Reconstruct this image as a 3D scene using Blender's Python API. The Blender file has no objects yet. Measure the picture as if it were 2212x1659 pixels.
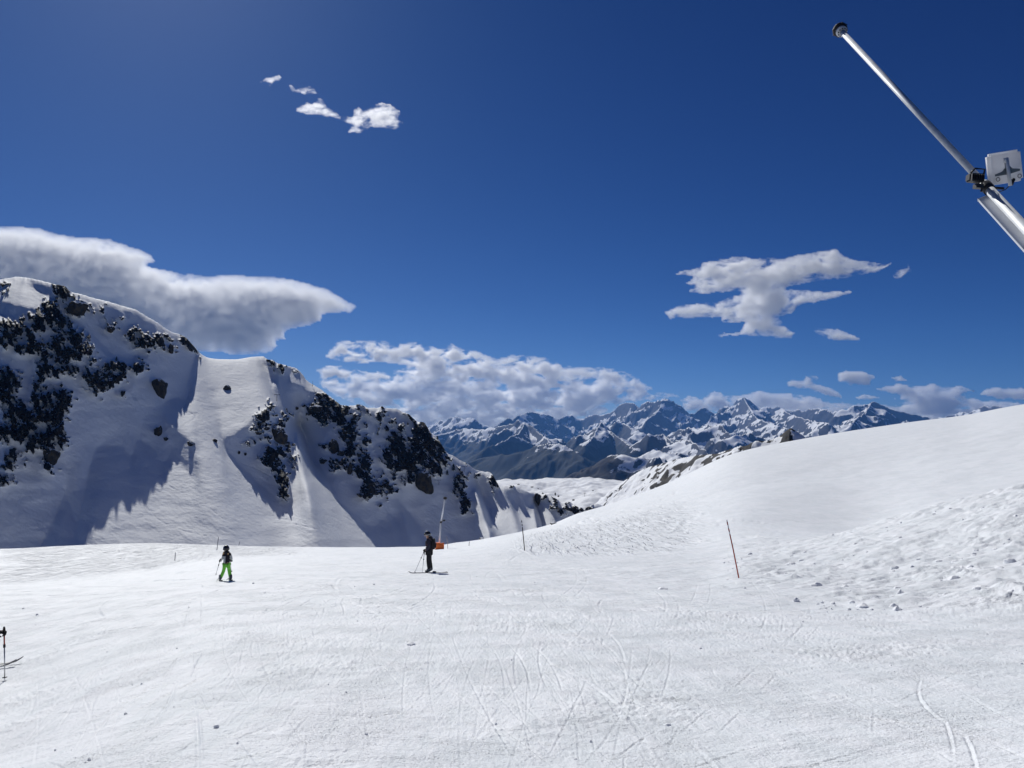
import bpy, bmesh, math, random
import numpy as np
from mathutils import Vector, Matrix

# ------------------------------------------------------------------ camera
S = bpy.context.scene
COL = S.collection
FW, CX, CY = 1661.2, 1106.0, 829.5          # focal length and centre, in sketch units (2212 x 1659)
PITCH = math.radians(3.555)
CP, SP = math.cos(PITCH), math.sin(PITCH)

cam_d = bpy.data.cameras.new('camera')
cam = bpy.data.objects.new('camera', cam_d)
COL.objects.link(cam)
cam.location = (0, 0, 0)
cam.rotation_euler = (math.pi / 2 + PITCH, 0, 0)
cam_d.sensor_width = 36.0
cam_d.lens = 36.0 * FW / 2212.0
cam_d.clip_start = 0.1
cam_d.clip_end = 200000.0
S.camera = cam

# ------------------------------------------------------------------ light
SUN_EL, SUN_AZ = math.radians(38.6), math.radians(-26.9)     # azimuth clockwise from straight ahead
sun_dir = Vector((math.sin(SUN_AZ) * math.cos(SUN_EL), math.cos(SUN_AZ) * math.cos(SUN_EL), math.sin(SUN_EL)))
sd = bpy.data.lights.new('sun', 'SUN')
sd.energy = 3.35
sd.angle = math.radians(0.5)
sd.color = (1.0, 0.985, 0.93)
so = bpy.data.objects.new('sun', sd)
COL.objects.link(so)
so.rotation_euler = sun_dir.to_track_quat('Z', 'Y').to_euler()

world = bpy.data.worlds.new('World')
S.world = world
world.use_nodes = True
wn, wl = world.node_tree.nodes, world.node_tree.links
wn.clear()
sky = wn.new('ShaderNodeTexSky')
sky.sky_type = 'NISHITA'
sky.sun_disc = False
sky.sun_elevation = SUN_EL
sky.sun_rotation = SUN_AZ                    # measured clockwise from +Y
sky.altitude = 2700
sky.air_density = 0.7
sky.dust_density = 2.0
sky.ozone_density = 3.0
bg = wn.new('ShaderNodeBackground')
bg.inputs['Strength'].default_value = 0.062
wo = wn.new('ShaderNodeOutputWorld')
# the camera's deeper rendering of a high-altitude sky: each channel of the sky texture through a power curve
_sep = wn.new('ShaderNodeSeparateColor'); _com = wn.new('ShaderNodeCombineColor')
wl.new(sky.outputs[0], _sep.inputs[0])
for _k, (_g, _a) in enumerate(((1.88, 1.00), (1.51, 0.77), (1.18, 0.76))):
    _m1 = wn.new('ShaderNodeMath'); _m1.operation = 'MULTIPLY'; _m1.inputs[1].default_value = 0.062
    _m2 = wn.new('ShaderNodeMath'); _m2.operation = 'POWER'; _m2.inputs[1].default_value = _g
    _m3 = wn.new('ShaderNodeMath'); _m3.operation = 'MULTIPLY'; _m3.inputs[1].default_value = _a/0.062
    wl.new(_sep.outputs[_k], _m1.inputs[0]); wl.new(_m1.outputs[0], _m2.inputs[0]); wl.new(_m2.outputs[0], _m3.inputs[0])
    wl.new(_m3.outputs[0], _com.inputs[_k])
wl.new(_com.outputs[0], bg.inputs['Color'])
wl.new(bg.outputs[0], wo.inputs['Surface'])

S.view_settings.view_transform = 'Standard'
S.view_settings.look = 'None'
S.view_settings.gamma = 1.0
S.view_settings.exposure = 0.27
S.cycles.max_bounces = 24
S.cycles.volume_bounces = 24
S.cycles.diffuse_bounces = 3
S.cycles.use_denoising = True
S.cycles.caustics_reflective = False
S.cycles.volume_max_steps = 256
S.cycles.sample_clamp_indirect = 6.0

# ------------------------------------------------------------------ helpers
RNG = np.random.default_rng(11)

def interp_smooth(x, xp, fp):
    """monotone cubic interpolation along axis 0 of fp"""
    xp = np.asarray(xp, float); fp = np.asarray(fp, float)
    h = np.diff(xp)
    shp = (-1,) + (1,) * (fp.ndim - 1)
    d = np.diff(fp, axis=0) / h.reshape(shp)
    m = np.zeros_like(fp)
    a, b = d[:-1], d[1:]
    with np.errstate(divide='ignore', invalid='ignore'):
        hm = 2 * a * b / (a + b)
    m[1:-1] = np.where(a * b > 0, hm, 0.0)
    m[0], m[-1] = d[0], d[-1]
    i = np.clip(np.searchsorted(xp, x) - 1, 0, len(xp) - 2)
    t = np.clip((x - xp[i]) / h[i], 0, 1).reshape(shp)
    hh = h[i].reshape(shp)
    return ((2*t**3 - 3*t**2 + 1) * fp[i] + (t**3 - 2*t**2 + t) * hh * m[i]
            + (-2*t**3 + 3*t**2) * fp[i+1] + (t**3 - t**2) * hh * m[i+1])

_perm = np.random.default_rng(5).permutation(256)
_perm = np.concatenate([_perm, _perm, _perm])
_ang = np.random.default_rng(6).random(256) * 2 * np.pi
_gx, _gy = np.cos(_ang), np.sin(_ang)

def pn(x, y, seed=0):
    x = np.asarray(x, float) + seed * 17.31; y = np.asarray(y, float) + seed * 9.77
    xi = np.floor(x).astype(np.int64); yi = np.floor(y).astype(np.int64)
    xf = x - xi; yf = y - yi
    xi &= 255; yi &= 255
    u = xf*xf*xf*(xf*(xf*6-15)+10); v = yf*yf*yf*(yf*(yf*6-15)+10)
    def g(a, b, dx, dy):
        h = _perm[_perm[a] + b]
        return _gx[h]*dx + _gy[h]*dy
    n00 = g(xi, yi, xf, yf); n10 = g(xi+1, yi, xf-1, yf)
    n01 = g(xi, yi+1, xf, yf-1); n11 = g(xi+1, yi+1, xf-1, yf-1)
    return 1.41 * ((n00*(1-u) + n10*u)*(1-v) + (n01*(1-u) + n11*u)*v)

def fbm(x, y, octv=4, seed=0, gain=0.5):
    s = 0.0; a = 1.0; f = 1.0; n = 0.0
    for k in range(octv):
        s = s + a * pn(x*f, y*f, seed + k*3); n += a
        a *= gain; f *= 2.03
    return s / n

def ridged(x, y, octv=4, seed=0, gain=0.5):
    s = 0.0; a = 1.0; f = 1.0; n = 0.0; w = 1.0
    for k in range(octv):
        r = 1 - np.abs(pn(x*f, y*f, seed + k*5))
        r = r*r*w
        w = np.clip(r*1.6, 0, 1)
        s = s + a*r; n += a
        a *= gain; f *= 2.1
    return s / n

def cells(x, y, seed=0):
    """distance to nearest feature point and a random value per cell"""
    xi = np.floor(x).astype(np.int64); yi = np.floor(y).astype(np.int64)
    best = np.full(np.shape(x), 9.0); val = np.zeros(np.shape(x))
    for i in (-1, 0, 1):
        for j in (-1, 0, 1):
            a, b = (xi+i+seed*7) & 255, (yi+j) & 255
            h = _perm[_perm[a]+b]; h2 = _perm[h+37]
            px = xi+i+h/256.0; py = yi+j+h2/256.0
            dd = (x-px)**2 + (y-py)**2
            m = dd < best
            best = np.where(m, dd, best); val = np.where(m, _perm[h2+91]/255.0, val)
    return np.sqrt(best), val

def sstep(a, b, x):
    t = np.clip((x - a) / (b - a), 0, 1)
    return t*t*(3 - 2*t)

def blur(a, r):
    """separable gaussian blur"""
    if r <= 0: return a
    n = int(r*3) + 1
    k = np.exp(-0.5*(np.arange(-n, n+1)/r)**2); k /= k.sum()
    p = np.pad(a, ((n, n), (0, 0)), mode='edge')
    o = np.zeros_like(a)
    for i in range(2*n+1): o += k[i]*p[i:i+a.shape[0], :]
    p = np.pad(o, ((0, 0), (n, n)), mode='edge')
    q = np.zeros_like(a)
    for i in range(2*n+1): q += k[i]*p[:, i:i+a.shape[1]]
    return q

def ray(px, py):
    """world direction, scaled to a horizontal length of 1, for sketch units px, py"""
    u = (np.asarray(px, float) - CX) / FW; v = (CY - np.asarray(py, float)) / FW
    x = u; y = CP - v*SP; z = SP + v*CP
    h = np.hypot(x, y)
    return x/h, y/h, z/h

def at(px, py, d):
    x, y, z = ray(px, py)
    return Vector((float(x*d), float(y*d), float(z*d)))

def polymask(poly, X, Y):
    """points in polygon"""
    inside = np.zeros(X.shape, bool)
    n = len(poly); j = n-1
    for i in range(n):
        xi, yi = poly[i]; xj, yj = poly[j]
        if yi != yj:
            c = ((yi > Y) != (yj > Y)) & (X < (xj-xi)*(Y-yi)/(yj-yi)+xi)
            inside ^= c
        j = i
    return inside

def bilin(A, i, j):
    i = np.clip(i, 0, A.shape[0]-1.001); j = np.clip(j, 0, A.shape[1]-1.001)
    i0 = i.astype(int); j0 = j.astype(int); a = i-i0; b = j-j0
    return A[i0, j0]*(1-a)*(1-b) + A[i0+1, j0]*a*(1-b) + A[i0, j0+1]*(1-a)*b + A[i0+1, j0+1]*a*b

def link(o, parent=None):
    COL.objects.link(o)
    if parent is not None: o.parent = parent
    return o

def tag(o, label=None, cat=None, group=None, kind=None):
    if label: o['label'] = label
    if cat: o['category'] = cat
    if group: o['group'] = group
    if kind: o['kind'] = kind
    return o

def grid_obj(name, P, mat, attrs=None, smooth=True):
    """P: rows x cols x 3"""
    R, C = P.shape[:2]
    me = bpy.data.meshes.new(name)
    nv = R*C
    me.vertices.add(nv)
    me.vertices.foreach_set('co', np.ascontiguousarray(P.reshape(-1), dtype=np.float32))
    idx = np.arange(nv).reshape(R, C)
    q = np.stack([idx[:-1, :-1], idx[:-1, 1:], idx[1:, 1:], idx[1:, :-1]], -1).reshape(-1, 4)
    nf = len(q)
    me.loops.add(nf*4); me.polygons.add(nf)
    me.loops.foreach_set('vertex_index', q.reshape(-1).astype(np.int32))
    me.polygons.foreach_set('loop_start', np.arange(0, nf*4, 4, dtype=np.int32))
    me.polygons.foreach_set('loop_total', np.full(nf, 4, np.int32))
    me.update(calc_edges=True)
    me.polygons.foreach_set('use_smooth', np.full(nf, smooth))
    for k, a in (attrs or {}).items():
        at_ = me.attributes.new(k, 'FLOAT', 'POINT')
        at_.data.foreach_set('value', np.ascontiguousarray(a.reshape(-1), dtype=np.float32))
    me.materials.append(mat)
    o = bpy.data.objects.new(name, me)
    return link(o)

class NT:
    def __init__(self, name):
        self.m = bpy.data.materials.new(name); self.m.use_nodes = True
        self.n = self.m.node_tree.nodes; self.l = self.m.node_tree.links
        self.n.clear()
        self.out = self.n.new('ShaderNodeOutputMaterial')
    def node(self, t, **kw):
        x = self.n.new(t)
        for k, v in kw.items(): setattr(x, k, v)
        return x
    def val(self, sock, v):
        if isinstance(v, bpy.types.NodeSocket): self.l.new(v, sock)
        else: sock.default_value = v
    def math(self, op, a, b=0.0, c=None, clamp=False):
        x = self.node('ShaderNodeMath', operation=op); x.use_clamp = clamp
        self.val(x.inputs[0], a); self.val(x.inputs[1], b)
        if c is not None: self.val(x.inputs[2], c)
        return x.outputs[0]
    def ramp(self, v, a, b, lo=0.0, hi=1.0):
        x = self.node('ShaderNodeMapRange', interpolation_type='SMOOTHSTEP')
        self.val(x.inputs['Value'], v); self.val(x.inputs['From Min'], a); self.val(x.inputs['From Max'], b)
        self.val(x.inputs['To Min'], lo); self.val(x.inputs['To Max'], hi)
        return x.outputs[0]
    def attr(self, k):
        return self.node('ShaderNodeAttribute', attribute_name=k).outputs['Fac']
    def noise(self, scale, detail=4, rough=0.55, vec=None, dist=0.0):
        x = self.node('ShaderNodeTexNoise')
        x.inputs['Scale'].default_value = scale; x.inputs['Detail'].default_value = detail
        x.inputs['Roughness'].default_value = rough; x.inputs['Distortion'].default_value = dist
        if vec is not None: self.l.new(vec, x.inputs['Vector'])
        return x.outputs['Fac']
    def mapping(self, vec, scale=(1, 1, 1), rot=(0, 0, 0), loc=(0, 0, 0)):
        x = self.node('ShaderNodeMapping')
        x.inputs['Scale'].default_value = scale; x.inputs['Rotation'].default_value = rot
        x.inputs['Location'].default_value = loc
        self.l.new(vec, x.inputs['Vector'])
        return x.outputs[0]
    def pos(self):
        return self.node('ShaderNodeNewGeometry').outputs['Position']
    def obj(self):
        return self.node('ShaderNodeTexCoord').outputs['Object']
    def nz(self):
        s = self.node('ShaderNodeSeparateXYZ')
        self.l.new(self.node('ShaderNodeNewGeometry').outputs['Normal'], s.inputs[0])
        return s.outputs[2]
    def mix(self, f, a, b):
        x = self.node('ShaderNodeMix', data_type='RGBA')
        self.val(x.inputs['Factor'], f)
        for s, v in ((x.inputs[6], a), (x.inputs[7], b)):
            if isinstance(v, bpy.types.NodeSocket): self.l.new(v, s)
            else: s.default_value = (*v, 1)
        return x.outputs[2]
    def bump(self, h, dist=0.1, strength=1.0):
        x = self.node('ShaderNodeBump')
        x.inputs['Strength'].default_value = strength; x.inputs['Distance'].default_value = dist
        self.l.new(h, x.inputs['Height'])
        return x.outputs[0]
    def bsdf(self, color, rough=0.8, metal=0.0, normal=None, spec=0.3, coat=0.0):
        b = self.node('ShaderNodeBsdfPrincipled')
        if isinstance(color, bpy.types.NodeSocket): self.l.new(color, b.inputs['Base Color'])
        else: b.inputs['Base Color'].default_value = (*color, 1)
        self.val(b.inputs['Roughness'], rough)
        b.inputs['Metallic'].default_value = metal
        b.inputs['Specular IOR Level'].default_value = spec
        b.inputs['Coat Weight'].default_value = coat
        if normal is not None: self.l.new(normal, b.inputs['Normal'])
        self.l.new(b.outputs[0], self.out.inputs['Surface'])
        return b

def plain(name, color, rough=0.6, metal=0.0, spec=0.4, vary=0.12, scale=6.0, bump=0.0, coat=0.0):
    t = NT(name)
    n = t.noise(scale, 5, 0.6, t.obj())
    c = t.mix(t.ramp(n, 0.3, 0.7), tuple(v*(1-vary) for v in color), tuple(min(1, v*(1+vary)) for v in color))
    nm = t.bump(n, bump, 0.6) if bump else None
    t.bsdf(c, rough, metal, nm, spec, coat)
    return t.m

SNOW = (0.83, 0.845, 0.875)

# ------------------------------------------------------------------ materials of the terrain
def mat_piste():
    t = NT('groomed_snow'); p = t.pos()
    n1 = t.noise(26.0, 5, 0.65, p)
    n2 = t.noise(2.2, 6, 0.62, t.mapping(p, (1, 1, 0.2)))
    n3 = t.noise(70.0, 3, 0.6, p)
    st1 = t.noise(1.0, 6, 0.66, t.mapping(p, (5.5, 0.9, 1), (0, 0, 0.55)))     # scraped streaks, two directions
    st2 = t.noise(1.0, 6, 0.66, t.mapping(p, (6.5, 0.8, 1), (0, 0, -0.75)))
    patch = t.ramp(t.noise(0.5, 5, 0.6, p), 0.46, 0.60)
    gran = t.math('MULTIPLY', t.ramp(n3, 0.55, 0.75), t.ramp(t.noise(0.9, 4, 0.6, p), 0.45, 0.62))
    h = t.math('ADD', t.math('MULTIPLY', n1, 0.5), n2)
    h = t.math('ADD', h, t.math('MULTIPLY', gran, 0.55))
    h = t.math('ADD', h, t.math('MULTIPLY', t.math('ADD', st1, st2), 0.42))
    nm0 = t.bump(h, 0.045, 0.85)
    # ski-cut snow farther off: long criss-crossing grooves
    w1 = t.noise(1.0, 3, 0.55, t.mapping(p, (1.5, 0.10, 1), (0, 0, 0.5)), 0.6)
    w2 = t.noise(1.0, 3, 0.55, t.mapping(p, (1.6, 0.09, 1), (0, 0, -0.35)), 0.6)
    w3 = t.noise(1.0, 3, 0.55, t.mapping(p, (0.25, 0.9, 1), (0, 0, 0.15)), 0.8)
    g = t.math('ADD', t.ramp(w1, .52, .60), t.math('ADD', t.ramp(w2, .52, .60), t.ramp(w3, .52, .62)))
    bb = t.node('ShaderNodeBump'); bb.inputs['Distance'].default_value = 0.22; bb.inputs['Strength'].default_value = 0.9
    t.l.new(t.math('MULTIPLY', g, t.attr('tracked')), bb.inputs['Height']); t.l.new(nm0, bb.inputs['Normal'])
    nm = bb.outputs[0]
    k = t.math('ADD', t.math('MULTIPLY', st1, 0.6), t.math('MULTIPLY', st2, 0.4))
    k = t.math('ADD', k, t.math('MULTIPLY', patch, 0.10))
    c = t.mix(t.ramp(k, 0.42, 0.66), (0.77, 0.806, 0.84), (0.85, 0.868, 0.905))
    t.bsdf(c, 0.60, 0, nm, 0.25)
    return t.m

def mat_ridge():
    t = NT('snow_and_rock'); p = t.pos()
    rk = t.attr('rock')
    n1 = t.noise(0.13, 8, 0.70, t.mapping(p, (1, 1, 1.5), (0.25, 0.2, 0)))
    n2 = t.noise(0.42, 6, 0.68, t.mapping(p, (0.6, 0.6, 1.7), (0.2, 0, 0)))
    lid = t.ramp(t.nz(), 0.52, 0.80)
    f = t.math('ADD', rk, t.math('MULTIPLY', t.math('SUBTRACT', n1, 0.5), 0.50))
    f = t.math('ADD', f, t.math('MULTIPLY', t.math('SUBTRACT', n2, 0.5), 0.22))
    f = t.math('SUBTRACT', f, t.math('MULTIPLY', lid, 0.22))
    f = t.ramp(f, 0.44, 0.49)
    rc = t.mix(t.ramp(t.noise(0.05, 4, 0.6, p), 0.42, 0.62), (0.014, 0.014, 0.018), (0.030, 0.024, 0.020))
    rc = t.mix(t.ramp(n2, 0.4, 0.65), rc, (0.012, 0.013, 0.017))
    sn = t.mix(t.ramp(t.noise(0.02, 6, 0.6, p), 0.35, 0.65), (0.80, 0.82, 0.86), SNOW)
    c = t.mix(f, sn, rc)
    nm = t.bump(t.math('ADD', n2, t.math('MULTIPLY', n1, 2.0)), 0.9, t.math('MULTIPLY', f, 0.9) if False else 0.35)
    t.bsdf(c, 0.75, 0, nm, 0.15)
    return t.m

def mat_far():
    t = NT('far_mountain_snow_rock_forest'); p = t.pos()
    n1 = t.noise(0.0016, 9, 0.66, p)
    n2 = t.noise(0.011, 5, 0.65, p)
    st = t.attr('rock')
    fo = t.attr('forest')
    f = t.math('ADD', st, t.math('MULTIPLY', t.math('SUBTRACT', n1, 0.5), 0.9))
    f = t.math('ADD', f, t.math('MULTIPLY', t.math('SUBTRACT', n2, 0.5), 0.5))
    f = t.ramp(f, 0.46, 0.56)
    g = t.math('ADD', fo, t.math('MULTIPLY', t.math('SUBTRACT', n1, 0.5), 0.7))
    g = t.math('ADD', g, t.math('MULTIPLY', t.math('SUBTRACT', n2, 0.5), 0.9))
    g = t.ramp(g, 0.46, 0.56)
    rc = t.mix(t.ramp(n2, 0.35, 0.6), (0.040, 0.046, 0.062), (0.075, 0.078, 0.09))
    c = t.mix(f, SNOW, rc)
    br = t.mix(t.attr('brown'), (0.012, 0.018, 0.022), (0.024, 0.023, 0.028))
    c = t.mix(g, c, br)
    t.bsdf(c, 0.85, 0, None, 0.1)
    return t.m

# ------------------------------------------------------------------ ground (ski slope and snow hill)
DST = np.array([1.2, 2.5, 5, 10, 18, 26, 33, 40, 50, 70, 110])
near = [3850, 2228, 1697, 1431, 1313]
GT = {
  -900: [3950, 2330, 1840, 1610, 1440, 1350, 1304, 1276, 1264, 1284, 1225],
 -150: [3950, 2330, 1840, 1610, 1440, 1350, 1304, 1276, 1264, 1284, 1225],
 0:    [3930, 2300, 1810, 1590, 1425, 1341, 1300, 1273, 1262, 1275, 1219],
 300:  [3880, 2250, 1740, 1485, 1355, 1296, 1272, 1262, 1256, 1243, 1207],
 500:  [3850, 2232, 1705, 1443, 1320, 1272, 1249, 1238, 1224, 1207, 1190],
 925:  near + [1260, 1236, 1221, 1206, 1196, 1188],
 1130: near + [1260, 1234, 1214, 1189, 1171, 1156],
 1300: near + [1262, 1231, 1211, 1194, 1165, 1128],
 1500: near + [1259, 1224, 1204, 1180, 1140, 1080],
 1600: near + [1249, 1211, 1189, 1162, 1120, 1050],
 1700: near + [1247, 1204, 1177, 1157, 1124, 1045],
 1850: near[:4] + [1311, 1242, 1180, 1143, 1160, 1135, 1040],
 2000: near[:4] + [1305, 1225, 1150, 1098, 1122, 1105, 1015],
 2212: near[:4] + [1292, 1195, 1100, 1048, 1092, 1070, 985],
 2400: near[:4] + [1285, 1180, 1080, 1020, 1065, 1040, 955],
 3400: near[:4] + [1285, 1180, 1080, 1020, 1065, 1040, 955],
}
YS = np.array([(-900, 1190), (-150, 1188), (0, 1185), (150, 1178), (330, 1172), (450, 1177), (600, 1183), (800, 1185), (925, 1183),
 (1000, 1171), (1046, 1166.5), (1087, 1157), (1136, 1146), (1169, 1139), (1206, 1126), (1240, 1110), (1290, 1095), (1340, 1080),
 (1400, 1056), (1450, 1040), (1490, 1022), (1520, 1001), (1545, 985), (1600, 970), (1700, 952), (1800, 935), (1900, 921),
 (2000, 907), (2100, 898), (2150, 885), (2180, 877), (2212, 876), (2400, 850), (3400, 830)], float)
RD = np.array([(-900, 180), (0, 180), (925, 175), (1000, 160), (1200, 150), (1300, 160), (1500, 180), (1800, 220), (2212, 245), (3400, 260)], float)

GPX = np.arange(-900, 3401, 10.0)
GLD = np.linspace(math.log(1.2), math.log(1500.0), 420)
def build_gtable():
    keys = sorted(GT)
    ys = np.interp(keys, YS[:, 0], YS[:, 1]); rd = np.interp(keys, RD[:, 0], RD[:, 1])
    rows = []
    cols = interp_smooth(GPX, keys, np.array([GT[k] for k in keys], float))     # px x stations
    ysf = interp_smooth(GPX, YS[:, 0], YS[:, 1]); rdf = interp_smooth(GPX, RD[:, 0], RD[:, 1])
    Z = np.zeros((len(GPX), len(GLD)))
    d = np.exp(GLD)
    for i, px in enumerate(GPX):
        _, _, zr = ray(np.full(len(DST), px), cols[i])
        st = list(DST); zz = list(zr*DST)
        _, _, z1 = ray(px, ysf[i]); R = rdf[i]
        zR = float(z1)*R
        st += [R, R*1.10, R*1.3, R*2.0, 1600.0]
        sl = 0.18 if px < 1100 else 0.05
        zz += [zR, zR - R*0.1*(sl + 0.12), zR - R*0.12 - 14, zR - R*0.45 - 30, zR - 900]
        Z[i] = interp_smooth(GLD, np.log(st), np.array(zz))
    Z = blur(Z, 1.6)
    k = np.exp(-0.5*(np.arange(-14, 15)/4.5)**2); k /= k.sum()
    Zp = np.pad(Z, ((14, 14), (0, 0)), mode='edge')
    Zb = sum(k[i]*Zp[i:i+len(GPX)] for i in range(29))
    f = sstep(45, 80, d)[None] * sstep(1280, 1420, GPX)[:, None]
    return Z*(1-f) + Zb*f
GZ = build_gtable()

def px_of(x, y):
    return CX + FW * (x / np.maximum(y, 1e-3)) * 1.0019

def ground(x, y):
    x = np.asarray(x, float); y = np.asarray(y, float)
    d = np.maximum(np.hypot(x, y), 1.25)
    yy = np.maximum(y, 0.45*d)
    px = px_of(x, yy)
    i = (px - GPX[0]) / 10.0
    j = (np.log(d) - GLD[0]) / (GLD[1] - GLD[0])
    return bilin(GZ, np.atleast_1d(i), np.atleast_1d(j)).reshape(x.shape)

# ski tracks: arcs of a circle pressed into the snow (x, y, radius, start angle, end angle, width, depth)
def make_tracks():
    r = random.Random(4)
    T = []
    def through(p0, p1, bend, w, dep):
        """arc from p0 to p1 with sagitta bend"""
        T.append((p0, p1, bend, w, dep))
    def G(px, py):                              # where a sketch point meets the slope, by marching
        for d in np.geomspace(3, 170, 500):
            p = at(px, py, d)
            if p.z < ground(np.array([p.x]), np.array([p.y]))[0]: return (p.x, p.y)
        return (p.x, p.y)
    named = [((418,1510),(425,1700),.02,.10,.035),((500,1440),(418,1510),.2,.09,.02),((380,1480),(205,1700),.06,.10,.03),
      ((1180,1430),(1420,1680),.18,.11,.03),((1150,1330),(1330,1560),.25,.10,.025),((1270,1340),(1345,1470),.12,.10,.02),
      ((700,1560),(870,1540),.03,.07,.035),((460,1600),(640,1570),.05,.07,.03),((480,1650),(590,1625),.05,.08,.03),
      ((1990,1470),(2050,1570),-.15,.08,.035),((1820,1545),(2212,1600),.05,.09,.045),((2080,1590),(2110,1690),.05,.07,.03),
      ((2040,1560),(2055,1680),.05,.07,.03),((1700,1430),(1960,1400),.04,.08,.03),((1650,1465),(1990,1410),.1,.08,.03),
      ((1540,1440),(1650,1520),-.2,.08,.02),((1340,1500),(1560,1680),.1,.10,.025),((960,1520),(1140,1640),.1,.1,.02),
      ((845,1405),(930,1385),.02,.06,.03),((980,1440),(1160,1440),.01,.06,.025),((740,1420),(860,1395),.02,.06,.02),
      ((1240,1365),(1330,1352),0,.06,.02),((1900,1390),(2212,1330),.05,.09,.03),((100,1620),(260,1560),.06,.08,.02),
      ((20,1650),(200,1480),.1,.1,.02),((600,1450),(730,1430),.03,.06,.02),((1500,1380),(1700,1440),-.08,.08,.02)]
    for a, b, bend, w, dep in named:
        through(G(*a), G(*b), bend*.6, w*.35, dep*.42)
    for k in range(430):                        # runs that funnel down between the two skiers
        d = math.exp(r.uniform(math.log(4.6), math.log(24))); az = r.uniform(-.64, .62)
        x, y = d*math.sin(az), d*math.cos(az)
        tx, ty = r.gauss(-4, 4.5), r.gauss(36, 5)
        a = math.atan2(ty-y, tx-x) + r.gauss(0, .22); L = r.uniform(.12, .55)*math.hypot(tx-x, ty-y)
        w_ = r.uniform(.016, .03)*max(1, d/7)
        through((x, y), (x + L*math.cos(a), y + L*math.sin(a)), r.gauss(0, .05), w_, w_*r.uniform(.12, .30))
        if r.random() < .6:                     # the other ski
            o_ = r.uniform(.25, .5)
            through((x + o_*math.sin(a), y - o_*math.cos(a)), (x + o_*math.sin(a) + L*math.cos(a), y - o_*math.cos(a) + L*math.sin(a)), T[-1][2], w_, T[-1][4])
    for k in range(330):                        # worn-in tracks all over the slope
        d = math.exp(r.uniform(math.log(5), math.log(120)))
        az = r.uniform(-0.66, 0.66)
        x, y = d*math.sin(az), d*math.cos(az)
        if d > 45 and az > 0.12: continue
        L = r.uniform(0.10, 0.55) * d
        a = r.gauss(0.15 if r.random() < 0.6 else 1.2, 0.45) * r.choice((1, 1, -1))
        through((x, y), (x + L*math.cos(a), y + L*math.sin(a)*0.9), r.gauss(0, .06), r.uniform(.018, .036)*max(1, d/7), r.uniform(.003, .010)*max(1, d/12))
    for k in range(240):                        # traffic on the flank of the snow hill and on the left bench
        if k % 3:
            px, py = r.gauss(1310, 90), r.gauss(1135, 22)
        else:
            px, py = r.gauss(280, 130), r.gauss(1195, 12)
        x, y = G(px, py)
        if math.hypot(x, y) > 160: continue
        L = r.uniform(3, 14); a = r.uniform(-0.5, 1.6)*r.choice((1, -1))
        if abs(math.sin(a)) < .35: continue
        through((x, y), (x+L*math.cos(a), y+L*math.sin(a)), r.uniform(-.4, .4), r.uniform(.45, .9), r.uniform(.05, .13))
    return T

def apply_tracks(X, Y, Z, T):
    for (p0, p1, bend, w, dep) in T:
        ax, ay = p0; bx, by = p1
        L = math.hypot(bx-ax, by-ay) + 1e-6
        ux, uy = (bx-ax)/L, (by-ay)/L
        mx, my = min(ax, bx)-L*abs(bend)-3*w, max(ax, bx)+L*abs(bend)+3*w
        nx, ny = min(ay, by)-L*abs(bend)-3*w, max(ay, by)+L*abs(bend)+3*w
        m = (X > mx) & (X < my) & (Y > nx) & (Y < ny)
        if not m.any(): continue
        qx, qy = X[m]-ax, Y[m]-ay
        t = (qx*ux + qy*uy)/L
        s = -qx*uy + qy*ux - bend*L*4*t*(1-t)*0.5
        e = sstep(-0.02, 0.06, t) * sstep(-0.02, 0.06, 1-t)
        s = s/(w*0.62)
        prof = -0.8*np.exp(-(s*1.6)**2) + 0.5*np.exp(-((s-1.2)*2.2)**2)
        brk = np.clip(0.65 + 1.3*pn(qx*ux/1.3*1.0+qy*uy/1.3, qx*0.4+ax, 8), 0.1, 1.3)
        Z[m] += dep*e*prof*brk

def churn_mask(px, d):
    m = sstep(1640, 1900, px) * sstep(15.5, 20, d + (px-1900)*0.004) * (1-sstep(46, 60, d))
    m = np.maximum(m, 0.75*sstep(1500, 1640, px)*sstep(20, 25, d)*(1-sstep(40, 55, d)))
    m = np.maximum(m, 0.35*np.exp(-((px-1350)/220)**2)*np.exp(-((d-30)/7)**2))
    return m

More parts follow.
